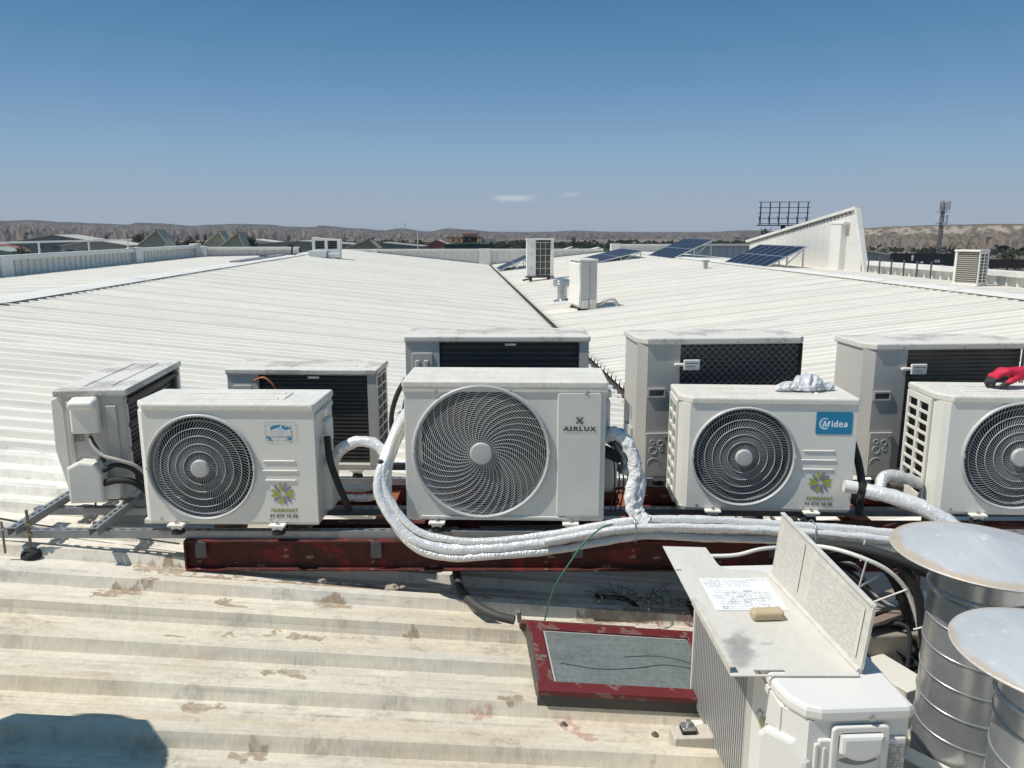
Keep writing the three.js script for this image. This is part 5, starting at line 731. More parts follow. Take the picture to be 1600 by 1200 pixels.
// ---------------------------------------------------------------- near unit with the loose cover
{
  const t = thing('near_unit', 'white outdoor unit standing end-on in the right foreground under the loose cover', 'ac unit', [0.86, 0.165, -1.765], 3 * D2R), w = 0.31, h = 0.535, d = 0.84, L = -w / 2;
  obj('end_panel', [bx(w - 0.05, h - 0.04, 0.016, 0.024, (h - 0.04) / 2, -0.008), rb(w - 0.08, h - 0.08, 0.014, 0.006, 0.035, h / 2 - 0.05, 0.002)], M.white, t);
  obj('corner_panel', ext(poly([[L + 0.005, -0.06], [L + 0.05, -0.002], [L + 0.055, -0.016], [L + 0.018, -0.066]].map(([a, b]) => [a, -b])), h - 0.04, 0, 0, 0, 0, -Math.PI / 2), M.white, t);
  obj('side_panel', bx(0.012, h - 0.04, 0.19, L + 0.006, (h - 0.04) / 2, -0.155), M.white, t);
  obj('corner_bulge', [ext(poly([[-0.07, 0.06], [0.07, 0.06], [0.07, 0.43], [0.03, 0.475], [-0.05, 0.475], [-0.07, 0.45]]), 0.03, 0.012, L + 0.022, -0.05, -0.06, 0, -Math.PI / 2 + 0.75)], M.white, t);
  obj('strip_frame', bx(0.014, h - 0.04, 0.05, L + 0.009, (h - 0.04) / 2, -0.275), M.shellGrey, t);
  obj('coil', bx(0.02, h - 0.05, d - 0.31, L + 0.022, h / 2 - 0.01, -0.3 - (d - 0.31) / 2), mat([0.05, 0.05, 0.055], 0.7, 0.1), t);
  obj('coil_fins', fins(d - 0.31, h - 0.05, 0, 0, 0, 30, true).map((g) => xf(g, L + 0.008, h / 2 - 0.01, -0.3 - (d - 0.31) / 2, 0, -Math.PI / 2)), mat([0.50, 0.50, 0.49], 0.4, 0.3), t).userData.kind = 'stuff';
  obj('far_frame', bx(0.014, h - 0.04, 0.012, L + 0.007, (h - 0.04) / 2, -d + 0.004), M.shell, t); obj('right_shell', bx(0.012, h - 0.04, d - 0.04, w / 2 - 0.006, (h - 0.04) / 2, -d / 2), M.white, t); obj('core', bx(w - 0.06, h - 0.05, d - 0.05, 0.01, h / 2 - 0.01, -d / 2), M.inside, t);
  const lid = obj('lid', [slab(poly([[L + 0.0, -d - 0.006], [w / 2 + 0.008, -d - 0.006], [w / 2 + 0.008, 0.004], [w / 2 - 0.008, 0.012], [L + 0.075, 0.012], [L + 0.04, -0.002], [L + 0.012, -0.045], [L, -0.1]].map(([a, b]) => [a, -b])), h - 0.04, 0.04, 0.012)], M.white, t);
  obj('lid_screw', [cy(0.009, 0.009, 0.006, 0.05, h - 0.028, 0.013, Math.PI / 2), cy(0.004, 0.004, 0.01, 0.05, h - 0.028, 0.014, Math.PI / 2)], M.steel, lid);
  const hd = obj('handle_recess', [ext((() => { const s = rrect(0.15, 0.27, 0.016, 0, 0); s.holes.push(rrect(0.115, 0.235, 0.014, 0, 0, new THREE.Path())); return s; })(), 0.012, 0.004, 0.025, 0.35, 0.005)], M.white, t);
  obj('handle_hood', [ext((() => { const q = new THREE.Shape(); q.moveTo(-0.055, 0.05); q.lineTo(0.055, 0.05); q.lineTo(0.055, 0.0); q.quadraticCurveTo(0, -0.045, -0.055, 0.0); q.closePath(); return q; })(), 0.03, 0.01, 0.025, 0.415, 0.0)], M.white, hd); obj('handle_pocket', ext((() => { const s = new THREE.Shape(); s.moveTo(-0.052, 0); s.quadraticCurveTo(0, 0.02, 0.052, 0); s.quadraticCurveTo(0, -0.03, -0.052, 0); return s; })(), 0.002, 0, 0.025, 0.386, 0.008), mat([0.22, 0.22, 0.25], 0.6), hd);
  obj('edge_moulding', [rb(0.012, h - 0.1, 0.01, 0.004, -0.085, h / 2 - 0.05, 0.006), rb(0.008, h - 0.12, 0.008, 0.003, -0.065, h / 2 - 0.05, 0.008)], M.white, t);
  decal('rating_text', 0.062, 0.13, stickerText, t, 0.122, 0.37, 0.0125); decal('round_sticker', 0.085, 0.125, stickerRound, t, L - 0.0008, 0.36, -0.17, 0, -Math.PI / 2, 0);
  for (const z of [-0.12, -d + 0.14]) { obj('foot', [rb(w + 0.06, 0.02, 0.05, 0.005, -0.02, -0.008, z)], M.shell, t); }
  const b = thing('timber_block', 'cream timber block carrying the foot of the near unit', 'block', [0.635, roofY(0.6, -2.34) + RIB, -2.36], 0.05); obj('beam', rb(0.3, 0.07, 0.075, 0.006, 0.06, 0.0, 0), mat([0.6, 0.56, 0.47], 0.75, 0, { map: rep(T.grime, 0.3) }), b); obj('foot_clip', [rb(0.045, 0.012, 0.04, 0.004, -0.035, 0.052, 0.0), cy(0.009, 0.009, 0.018, -0.035, 0.066, 0)], M.steel, b); obj('rubber_pad', rb(0.05, 0.014, 0.045, 0.004, -0.035, 0.041, 0), M.rubber, b); obj('leg', rb(0.05, 0.06, 0.06, 0.005, -0.06, -0.06, 0.0), mat([0.55, 0.52, 0.44], 0.8, 0, { map: rep(T.grime, 0.2) }), b);
  const b2 = thing('timber_block', 'cream timber block under the camera-side end of the near unit', 'block', [0.86, roofY(0.86, -1.9) + 0.03, -1.9], 0.05); obj('beam', rb(0.4, 0.09, 0.075, 0.006, 0, 0.0, 0), mat([0.6, 0.56, 0.47], 0.75), b2);
}
{ // the loose cover: an L-shaped side panel laid on the lid
  const y = 0.7035, t = thing('loose_cover', 'loose L-shaped metal side panel with printed labels lying on the near unit', 'panel', [0, y, 0]);
  T.cover = tex(512, 512, (u, v) => { const a = fbm(u * 5, v * 5, 241, 5, 5, 5), b = fbm(u * 40, v * 40, 243, 3, 40, 40), k = 0.88 + 0.14 * (a - 0.5) + 0.1 * (b - 0.5); const X = lerp(0.5, 1.0, u), Z = lerp(-2.8, -1.85, v); const wx = X + (fbm(X * 30, Z * 30, 245, 3) - 0.5) * 0.05, wz = Z + (fbm(X * 30, Z * 30, 247, 3) - 0.5) * 0.06; const q = ((wx - 0.655) / 0.035 + (wz + 2.03) / 0.09) ** 2 + ((wx - 0.645) / 0.05) ** 2 + ((wz + 2.04) / 0.075) ** 2, q2 = ((wx - 0.74) / 0.02) ** 2 + ((wz + 2.06) / 0.012) ** 2; const soot = Math.max(smooth(3.6, 0.0, q) * 0.62, smooth(1.8, 0.1, q2) * 0.35) * (0.75 + 0.4 * b); return [0.70 * k, 0.67 * k, 0.60 * k].map((c) => lerp(c, 0.12, clamp(soot))); });
  T.cover.repeat.set(1 / 0.5, 1 / 0.95); T.cover.offset.set(-0.5 / 0.5, 2.8 / 0.95); T.cover.wrapS = T.cover.wrapT = THREE.MirroredRepeatWrapping;
  const cm = mat([1, 1, 1], 0.45, 0, { map: T.cover }), pl = mat([0.68, 0.65, 0.59], 0.45, 0, { map: rep(T.grime, 0.6) });
  const s = new THREE.Shape(); s.moveTo(0.572, 2.76); s.lineTo(0.732, 2.748); s.lineTo(0.738, 2.61); s.quadraticCurveTo(0.74, 2.56, 0.785, 2.553); s.lineTo(0.855, 2.547); s.quadraticCurveTo(0.893, 2.545, 0.895, 2.5); s.lineTo(0.94, 1.91); s.lineTo(0.935, 1.888); s.lineTo(0.588, 1.888); s.closePath(); s.holes.push(rrect(0.085, 0.022, 0.003, 0.7, 1.906, new THREE.Path())); s.holes.push(rrect(0.022, 0.01, 0.001, 0.589, 2.55, new THREE.Path())); s.holes.push(rrect(0.022, 0.01, 0.001, 0.587, 2.46, new THREE.Path()));
  const g = ext(s, 0.003, 0); g.rotateX(-Math.PI / 2); obj('base_plate', muv(g), cm, t);
  obj('left_lip', [bar([0.578, 0.012, -2.3], [0.589, 0.012, -1.9], 0.003, 0.02), bar([0.584, 0.021, -2.3], [0.595, 0.021, -1.9], 0.014, 0.003)], pl, t);
  const Q = (k, hh) => { const x = lerp(0.898, 0.945, k), z = lerp(-2.5, -1.905, k); return [x + hh * 0.10, hh, z]; };
  const fl = []; { const A = [[0, 0.012], [1, 0.012], [1, 0.195], [0, 0.235]].map(([k, hh]) => Q(k, hh)); const pos = [], nrm = V(...A[1]).sub(V(...A[0])).cross(V(...A[3]).sub(V(...A[0]))).normalize(), sh = (p, e) => [p[0] + nrm.x * e, p[1] + nrm.y * e, p[2] + nrm.z * e]; const quad = (a, b, c, d) => pos.push(...a, ...b, ...c, ...a, ...c, ...d); const F = A.map((p) => sh(p, 0.0015)), K = A.map((p) => sh(p, -0.0015)); quad(F[0], F[1], F[2], F[3]); quad(K[1], K[0], K[3], K[2]); for (let i = 0; i < 4; i++) quad(F[i], K[i], K[(i + 1) % 4], F[(i + 1) % 4]); const q = new THREE.BufferGeometry(); q.setAttribute('position', new THREE.Float32BufferAttribute(pos, 3)); fl.push(muv(plain(q))); }
  obj('flange', fl, pl, t);
  { const pts = []; for (let i = 0; i <= 6; i++) { const a = i / 6 * Math.PI / 2; pts.push([0.014 * (1 - Math.sin(a)), 0.014 * (1 - Math.cos(a))]); } obj('fold', [0, 1, 2, 3, 4].map((i) => { const a = Q(i / 5, 0.006), b = Q((i + 1) / 5, 0.006); return rod([a[0] - 0.004, a[1], a[2]], [b[0] - 0.004, b[1], b[2]], 0.009, 10); }), pl, t); }
  obj('top_lip', [bar(Q(0, 0.234), Q(1, 0.196), 0.014, 0.005), bar(Q(1, 0.012), Q(1, 0.197), 0.008, 0.008)], pl, t);
  const stick = (k0, k1, h0, h1, m, nm) => { const a = Q(k0, h0), b = Q(k1, h0), c = Q(k1, h1), d = Q(k0, h1), g2 = new THREE.BufferGeometry(); const e = -0.0035; g2.setAttribute('position', new THREE.Float32BufferAttribute([a, b, c, a, c, d].flatMap((p) => [p[0] + e, p[1], p[2]]), 3)); g2.setAttribute('uv', new THREE.Float32BufferAttribute([0, 0, 1, 0, 1, 1, 0, 0, 1, 1, 0, 1], 2)); obj(nm, plain(g2), m, t); };
  stick(0.05, 0.33, 0.04, 0.205, stickerColumns, 'printed_label'); stick(0.42, 0.95, 0.03, 0.175, stickerColumns, 'printed_label');
  decal('wiring_label', 0.23, 0.23, stickerDiagram, t, 0.757, 0.0036, -2.365, -Math.PI / 2, 0, 0);
  const w = tag(obj('foam_block', rb(0.1, 0.032, 0.042, 0.012, 0, 0, 0, 0, 0, 0, 3), mat([0.55, 0.45, 0.29], 0.85, 0, { map: rep(T.grime, 0.15) })), 'small beige foam block lying on the loose cover', 'foam block'); w.position.set(0.785, y + 0.0196, -2.2); w.rotation.y = 0.06;
}

// ---------------------------------------------------------------- round vent pipes with conical caps
T.cap = tex(512, 512, (u, v) => { const X = (u - 0.5) * 0.64, Z = (v - 0.5) * 0.64, r = Math.hypot(X, Z), a = fbm(u * 6, v * 6, 251, 5), b = fbm(u * 50, v * 12, 253, 3), edge = smooth(0.235, 0.262, r + 0.03 * (fbm(u * 14, v * 14, 257, 4) - 0.5)) * 0.85, sp = vnoise(u * 26, v * 46, 259) > 0.93 ? 0.14 : 0, k = 0.86 + 0.16 * (a - 0.5) + 0.12 * (b - 0.5) + sp; return [0.62 * k, 0.635 * k, 0.64 * k].map((c, i) => lerp(c, [0.62, 0.50, 0.36][i] * k, edge)); });
T.cap.repeat.set(1 / 0.64, 1 / 0.64); T.cap.offset.set(0.5, 0.5);
const capSheet = mat([1, 1, 1], 0.5, 0.2, { map: T.cap }), duct = mat([0.60, 0.60, 0.595], 0.5, 0.65, { map: rep(T.galv, 0.7), roughnessMap: rep(T.galvR, 0.9) });
function ventPipe(label, x, z, top, r, R, capY, lean = 0) {
  const y0 = roofY(x, z) - 0.03, t = thing('vent_pipe', label, 'vent pipe', [x, y0, z], 0, 'round galvanised vent pipes with conical caps'), H = top - y0;
  obj('spiral_duct', lathe([[r, 0], [r, H], [r - 0.003, H], [r - 0.003, 0]], 0, 0, 0, 0, 0, 0, 64), duct, t);
  for (let k = 0; k < H / 0.095; k++) { const c = []; for (let i = 0; i <= 32; i++) { const a = i / 32 * Math.PI * 2, yy = 0.02 + (k + i / 32) * 0.095; if (yy < H - 0.07) c.push([Math.cos(a) * r, yy, Math.sin(a) * r]); } if (c.length > 3) obj('seam', tube(c, 0.0042, 40, 6), duct, t); }
  obj('collar', lathe([[r + 0.001, H - 0.075], [r + 0.007, H - 0.07], [r + 0.007, H - 0.06], [r + 0.001, H - 0.055]], 0, 0, 0, 0, 0, 0, 56), duct, t);
  for (let i = 0; i < 3; i++) { const a = i * 2.094 + 1.2; obj('cap_strut', xf(bx(0.03, capY - top + 0.09, 0.003), Math.cos(a) * (r - 0.006), (top + capY) / 2 - y0 - 0.03, Math.sin(a) * (r - 0.006), 0, -a + Math.PI / 2), M.galv, t); }
  const c = obj('cap', lathe([[0, 0.068], [R * 0.5, 0.036], [R - 0.004, 0.004], [R, 0.0], [R - 0.001, -0.004], [R * 0.5, 0.03], [0, 0.062]], 0, 0, 0, 0, 0, 0, 72), capSheet, t); c.position.y = capY - y0; c.rotation.z = lean;
  return t;
}
ventPipe('taller-standing galvanised spiral vent pipe with a wide conical cap at the right', 1.53, -2.35, 0.80, 0.15, 0.28, 0.855, -0.02);
ventPipe('galvanised vent pipe in the right corner, cap cut by the picture edge', 1.385, -1.76, 0.78, 0.14, 0.262, 0.835, -0.03);
ventPipe('galvanised vent pipe just outside the left edge, only the tip of its cap showing', -1.885, -1.86, 1.23, 0.13, 0.26, 1.30);

// ---------------------------------------------------------------- plastic bag on the blue-sticker unit
{
  const t = thing('plastic_bag', 'crumpled white plastic bag lying on top of the blue-sticker unit', 'plastic bag', [1.42, 1.128, -3.66], 0.2), bag = new THREE.MeshPhysicalMaterial({ color: 0xe8e8ea, roughness: 0.25, transmission: 0.35, thickness: 0, clearcoat: 0.3 });
  const lump = (sx, sy, sz, x, y, z, s) => { const g = mergeVertices(plain(new THREE.IcosahedronGeometry(1, 14)).deleteAttribute('normal').deleteAttribute('uv')), p = g.attributes.position; for (let i = 0; i < p.count; i++) { const v = V(p.getX(i), p.getY(i), p.getZ(i)), n = 1 - Math.abs(2 * fbm(v.x * 2.2 + v.z * 1.3 + s, v.y * 2.2 + v.z * 1.7, 261 + s, 4) - 1) * 1.1; const q = 0.55 + 0.55 * n; p.setXYZ(i, v.x * q * sx + x, Math.max(-0.0, v.y * q) * sy + y + (v.y < 0 ? v.y * 0.004 : 0), v.z * q * sz + z); } g.computeVertexNormals(); return plain(g); };
  obj('crumpled_body', lump(0.085, 0.07, 0.06, 0, 0.006, 0, 1), bag, t); obj('loose_corner', lump(0.07, 0.035, 0.035, -0.085, 0.005, -0.01, 4), bag, t); obj('loose_corner', lump(0.05, 0.03, 0.03, 0.09, 0.005, 0.01, 9), bag, t);
}

// ---------------------------------------------------------------- the worker beyond the right edge: only a gloved hand reaches in
function surfaceNet(field, min, max, cell) {
  const n = [0, 1, 2].map((k) => Math.ceil((max[k] - min[k]) / cell) + 1), [nx, ny, nz] = n, F = new Float32Array(nx * ny * nz);
  for (let k = 0, o = 0; k < nz; k++) for (let j = 0; j < ny; j++) for (let i = 0; i < nx; i++, o++) F[o] = field(min[0] + i * cell, min[1] + j * cell, min[2] + k * cell);
  const id = new Int32Array(nx * ny * nz).fill(-1), pos = [], idx = [], at = (i, j, k) => i + nx * (j + ny * k);
  for (let k = 0; k < nz - 1; k++) for (let j = 0; j < ny - 1; j++) for (let i = 0; i < nx - 1; i++) {
    let m = 0, X = 0, Y = 0, Z = 0, c = 0; const f = (a, b, d) => F[at(i + a, j + b, k + d)];
    for (let q = 0; q < 8; q++) if (f(q & 1, (q >> 1) & 1, q >> 2) < 0) m |= 1 << q; if (m === 0 || m === 255) continue;
    for (const [a, b] of [[0, 1], [2, 3], [4, 5], [6, 7], [0, 2], [1, 3], [4, 6], [5, 7], [0, 4], [1, 5], [2, 6], [3, 7]]) { const fa = f(a & 1, (a >> 1) & 1, a >> 2), fb = f(b & 1, (b >> 1) & 1, b >> 2); if (fa < 0 === fb < 0) continue; const t = fa / (fa - fb); X += lerp(a & 1, b & 1, t); Y += lerp((a >> 1) & 1, (b >> 1) & 1, t); Z += lerp(a >> 2, b >> 2, t); c++; }
    id[at(i, j, k)] = pos.length / 3; pos.push(min[0] + (i + X / c) * cell, min[1] + (j + Y / c) * cell, min[2] + (k + Z / c) * cell);
  }
  const quad = (a, b, c, d, flip) => { if (a < 0 || b < 0 || c < 0 || d < 0) return; flip ? idx.push(a, c, b, a, d, c) : idx.push(a, b, c, a, c, d); };
  for (let k = 1; k < nz - 1; k++) for (let j = 1; j < ny - 1; j++) for (let i = 1; i < nx - 1; i++) {
    const s = F[at(i, j, k)] < 0; if (s !== F[at(i + 1, j, k)] < 0) quad(id[at(i, j - 1, k - 1)], id[at(i, j, k - 1)], id[at(i, j, k)], id[at(i, j - 1, k)], !s);
    if (s !== F[at(i, j + 1, k)] < 0) quad(id[at(i - 1, j, k - 1)], id[at(i - 1, j, k)], id[at(i, j, k)], id[at(i, j, k - 1)], !s);
    if (s !== F[at(i, j, k + 1)] < 0) quad(id[at(i - 1, j - 1, k)], id[at(i, j - 1, k)], id[at(i, j, k)], id[at(i - 1, j, k)], !s);
  }
  const g = new THREE.BufferGeometry(); g.setAttribute('position', new THREE.Float32BufferAttribute(pos, 3)); g.setIndex(idx); g.computeVertexNormals(); return g;
}
function bones(list, k = 0.012) {                                       // smooth union of tapered capsules: [ax, ay, az, ra, bx, by, bz, rb]
  return (x, y, z) => { let e = 0; for (const [ax, ay, az, ra, bx2, by, bz, rb2] of list) { const dx = bx2 - ax, dy = by - ay, dz = bz - az, t = clamp(((x - ax) * dx + (y - ay) * dy + (z - az) * dz) / (dx * dx + dy * dy + dz * dz + 1e-9)), d = Math.hypot(x - ax - dx * t, y - ay - dy * t, z - az - dz * t) - lerp(ra, rb2, t); e += Math.exp(-d / k); } return -k * Math.log(e + 1e-30); };
}
{
  const gy = roofY(3.2, -4.0) + 0.03, p = thing('person', 'worker mostly outside the right edge, a red and black gloved hand resting on the unit', 'person', [0, 0, 0]);
  const glove = [[2.43, 1.222, -3.64, 0.031, 2.33, 1.236, -3.615, 0.017], [2.43, 1.222, -3.645, 0.031, 2.318, 1.238, -3.638, 0.018], [2.43, 1.22, -3.655, 0.031, 2.316, 1.234, -3.662, 0.017], [2.43, 1.216, -3.66, 0.03, 2.325, 1.226, -3.685, 0.015], [2.46, 1.222, -3.65, 0.034, 2.41, 1.222, -3.65, 0.033],
    [2.33, 1.236, -3.615, 0.014, 2.278, 1.212, -3.61, 0.0115], [2.278, 1.212, -3.61, 0.0115, 2.258, 1.176, -3.615, 0.010], [2.258, 1.176, -3.615, 0.010, 2.262, 1.154, -3.618, 0.009],
    [2.318, 1.238, -3.638, 0.014, 2.264, 1.21, -3.638, 0.0115], [2.264, 1.21, -3.638, 0.0115, 2.242, 1.172, -3.64, 0.010], [2.242, 1.172, -3.64, 0.010, 2.246, 1.15, -3.642, 0.009],
    [2.316, 1.234, -3.662, 0.0135, 2.27, 1.205, -3.666, 0.011], [2.27, 1.205, -3.666, 0.011, 2.252, 1.17, -3.668, 0.0095], [2.252, 1.17, -3.668, 0.0095, 2.258, 1.15, -3.668, 0.0085],
    [2.325, 1.226, -3.685, 0.012, 2.288, 1.198, -3.692, 0.0095], [2.288, 1.198, -3.692, 0.0095, 2.276, 1.168, -3.69, 0.0085], [2.276, 1.168, -3.69, 0.0085, 2.284, 1.152, -3.688, 0.0075],
    [2.40, 1.205, -3.62, 0.02, 2.345, 1.188, -3.595, 0.0145], [2.345, 1.188, -3.595, 0.0145, 2.31, 1.168, -3.592, 0.0125], [2.31, 1.168, -3.592, 0.0125, 2.286, 1.152, -3.6, 0.0105]];
  const shrink = (v, c, k, o) => c + (v - c) * k + o; for (const b of glove) { for (const i of [0, 4]) { b[i] = shrink(b[i], 2.3, 0.86, 0.03); b[i + 1] = shrink(b[i + 1], 1.141, 0.86, 0); b[i + 2] = shrink(b[i + 2], -3.64, 0.86, 0); b[i + 3] *= 0.86; } }
  let g = surfaceNet(bones(glove, 0.004), [2.2, 1.12, -3.74], [2.51, 1.29, -3.54], 0.004);
  { const P = g.attributes.position, c = []; for (let i = 0; i < P.count; i++) { const x = P.getX(i), y = P.getY(i); const dark = smooth(-0.004, 0.004, 1.198 - y - (x - 2.28) * 0.33 + (fbm(x * 90, y * 90, 271, 2) - 0.5) * 0.012) * smooth(2.39, 2.37, x) ; c.push(lerp(0.52, 0.028, dark), lerp(0.012, 0.026, dark), lerp(0.045, 0.026, dark)); } g.setAttribute('color', new THREE.Float32BufferAttribute(c, 3)); }
  obj('glove', g, mat([1, 1, 1], 0.7, 0, { vertexColors: true, bumpMap: T.bumpFine, bumpScale: 0.0004 }), p);
  obj('glove_cuff', tube([[2.455, 1.211, -3.65], [2.482, 1.213, -3.652]], 0.032, 4, 20), mat([0.55, 0.25, 0.27], 0.8), p);
  const skin = mat([0.5, 0.3, 0.21], 0.55), shirt = mat([0.10, 0.13, 0.2], 0.85), cloth = mat([0.05, 0.06, 0.08], 0.9);
  const bodyBones = [[2.468, 1.212, -3.65, 0.025, 2.72, 1.235, -3.7, 0.04], [2.72, 1.235, -3.7, 0.042, 2.98, 1.46, -3.8, 0.052], [2.98, 1.46, -3.8, 0.06, 3.12, 1.5, -3.95, 0.08], [3.12, 1.52, -3.98, 0.07, 3.08, 1.62, -3.97, 0.055], [3.06, 1.72, -3.96, 0.085, 3.05, 1.76, -3.96, 0.088], [3.14, 1.46, -3.98, 0.14, 3.2, 1.05, -4.0, 0.13], [3.12, 1.5, -4.1, 0.07, 3.15, 1.46, -4.16, 0.06], [3.15, 1.46, -4.16, 0.052, 3.1, 1.2, -4.22, 0.042], [3.1, 1.2, -4.22, 0.042, 2.95, 1.05, -4.15, 0.03], [2.95, 1.05, -4.15, 0.03, 2.86, 1.0, -4.13, 0.024], [3.2, 1.0, -3.92, 0.1, 3.18, 0.58, -3.9, 0.065], [3.18, 0.58, -3.9, 0.065, 3.22, gy + 0.08, -3.9, 0.045], [3.2, 1.0, -4.1, 0.1, 3.2, 0.58, -4.12, 0.065], [3.2, 0.58, -4.12, 0.065, 3.26, gy + 0.08, -4.12, 0.045], [3.22, gy + 0.045, -3.9, 0.045, 3.08, gy + 0.035, -3.89, 0.035], [3.26, gy + 0.045, -4.12, 0.045, 3.12, gy + 0.035, -4.12, 0.035]];
  obj('body', surfaceNet(bones(bodyBones, 0.02), [2.38, gy - 0.03, -4.36], [3.44, 1.95, -3.55], 0.016), skin, p);
  obj('shirt', surfaceNet(bones([[2.82, 1.325, -3.74, 0.06, 2.98, 1.46, -3.8, 0.07], [2.98, 1.46, -3.8, 0.075, 3.12, 1.5, -3.95, 0.095], [3.14, 1.46, -3.98, 0.155, 3.2, 1.0, -4.0, 0.15], [3.12, 1.5, -4.1, 0.085, 3.15, 1.46, -4.16, 0.075], [3.15, 1.46, -4.16, 0.066, 3.13, 1.32, -4.19, 0.06]], 0.02), [2.68, 0.78, -4.36], [3.44, 1.72, -3.6], 0.018), shirt, p);
  obj('trousers', surfaceNet(bones([[3.2, 1.0, -3.92, 0.12, 3.18, 0.58, -3.9, 0.085], [3.18, 0.58, -3.9, 0.085, 3.22, gy + 0.1, -3.9, 0.068], [3.2, 1.0, -4.1, 0.12, 3.2, 0.58, -4.12, 0.085], [3.2, 0.58, -4.12, 0.085, 3.26, gy + 0.1, -4.12, 0.068]], 0.02), [2.98, gy, -4.34], [3.44, 1.18, -3.68], 0.018), cloth, p);
  obj('cap', lathe([[0.1, 0], [0.1, 0.05], [0.07, 0.09], [0, 0.1]], 3.06, 1.77, -3.96), cloth, p); obj('nose', surfaceNet(bones([[2.975, 1.745, -3.95, 0.008, 2.955, 1.72, -3.948, 0.013]], 0.006), [2.92, 1.69, -3.98], [3.0, 1.77, -3.92], 0.006), skin, p);
}

// ---------------------------------------------------------------- beyond the roof: sheds, houses, masts, trees
const farM = (c, r = 0.7) => mat(c, r, 0, { map: rep(T.grime, 9) });
function shed(name, label, x, z, w, d, top, eave, turn, wall, roofC, o = {}) {
  const t = thing(name, label, 'building', [x, GY, z], turn, o.group ?? 'sheds and houses beyond the roof'), he = eave - GY, ht = top - GY;
  obj('wall', [bx(w, he, d, 0, he / 2, 0), ext(poly([[-w / 2, he], [w / 2, he], [o.apex ?? 0, ht - 0.1]]), d, 0, 0, 0, -d / 2)], farM(wall), t);
  const ax = o.apex ?? 0, rg = (xa, ya, xb2, yb) => { const L = Math.hypot(xb2 - xa, yb - ya); return bx(L + 0.5, 0.25, d + 0.8, (xa + xb2) / 2, (ya + yb) / 2 + 0.1, 0, 0, 0, Math.atan2(yb - ya, xb2 - xa)); };
  obj('roof', [rg(-w / 2, he, ax, ht), rg(ax, ht, w / 2, he)], farM(roofC), t);
  const n = Math.max(2, Math.round(w / 5)); for (let i = 0; i < n; i++) { const f = obj('window', bx(1.6, 1.0, 0.2, -w / 2 + (i + 0.5) * w / n, he - 1.6, d / 2 + 0.05), mat([0.05, 0.06, 0.07], 0.3), t); obj('sill', bx(1.8, 0.15, 0.3, -w / 2 + (i + 0.5) * w / n, he - 2.2, d / 2 + 0.1), farM(wall), f); }
  obj('door', bx(2.4, 3, 0.2, w * 0.3, 1.5, d / 2 + 0.06), mat([0.18, 0.2, 0.22], 0.6), t);
  return t;
}
shed('shed', 'long pale shed with a ribbed light roof, far left', -170, -300, 34, 20, 0.3, -2.6, 0.12, [0.3, 0.29, 0.27], [0.5, 0.49, 0.46]);
shed('shed', 'low cream shed right of the ribbed-roof shed, far left', -115, -222, 18, 12, -0.7, -2.2, 0.05, [0.5, 0.48, 0.4], [0.55, 0.54, 0.48]);
shed('shed', 'small rust-roofed shed at the left picture edge', -127, -190, 14, 10, -1.3, -2.6, 0.0, [0.36, 0.33, 0.3], [0.26, 0.12, 0.08]);
shed('shed', 'white house just right of the rust-roofed shed', -112, -170, 10, 8, -1.7, -2.6, 0.1, [0.42, 0.45, 0.42], [0.34, 0.4, 0.36]);
shed('saw_tooth_shed', 'single olive-grey saw-tooth roof with a dark rib, left', -75.1, -166, 6.8, 3, 2.0, -1.4, 0, [0.55, 0.515, 0.39], [0.55, 0.515, 0.39], { apex: 1.1 });
shed('saw_tooth_shed', 'left one of the twin olive-grey saw-tooth roofs', -62.0, -166, 5.6, 3, 1.7, -1.4, 0, [0.55, 0.515, 0.39], [0.55, 0.515, 0.39], { apex: 0.9 });
shed('saw_tooth_shed', 'right one of the twin olive-grey saw-tooth roofs', -57.2, -162, 5.0, 3, 1.45, -1.4, 0, [0.55, 0.515, 0.39], [0.55, 0.515, 0.39], { apex: 1.4 });
shed('saw_tooth_shed', 'cream saw-tooth roof right of the louvred vent box', -29.4, -156, 6.2, 3, 0.2, -1.5, 0, [0.36, 0.35, 0.26], [0.4, 0.39, 0.29], { apex: 1.3 });
shed('shed', 'long grey shed behind the short left parapet', -66, -250, 36, 16, -1.3, -2.4, 0, [0.32, 0.33, 0.31], [0.4, 0.41, 0.38]);
shed('shed', 'long grey-green shed left of the thin white mast', -42, -262, 26, 16, -2.0, -3.2, 0, [0.26, 0.28, 0.26], [0.3, 0.32, 0.3]);
shed('shed', 'red-walled shed with a grey roof left of the orange building', -33, -350, 10.5, 10, -2.1, -4.0, 0, [0.42, 0.08, 0.06], [0.5, 0.46, 0.43]);
shed('shed', 'dark green-walled shed in front of the orange building', -15.6, -300, 19.5, 12, -2.9, -3.3, 0, [0.02, 0.06, 0.055], [0.02, 0.06, 0.055]);
{ const t = thing('orange_building', 'stepped orange building above the dark green shed', 'building', [-28, GY, -500]); obj('wall', [bx(22, 6.2, 12, -2, 3.1, 0), bx(9, 8.0, 10, 1.5, 4, 1)], farM([0.72, 0.38, 0.18]), t); obj('roof', [bx(10, 0.4, 11, 1.5, 8.2, 1), bx(22.4, 0.3, 12.4, -2, 6.3, 0)], farM([0.5, 0.25, 0.13]), t); for (let i = 0; i < 4; i++) obj('window', bx(1.4, 1.4, 0.2, -9 + i * 3.4, 4.4, 6.05), mat([0.08, 0.07, 0.07], 0.4), t); obj('side_wing', bx(9, 5.2, 8, 13, 2.6, 0), farM([0.36, 0.36, 0.38]), t); }
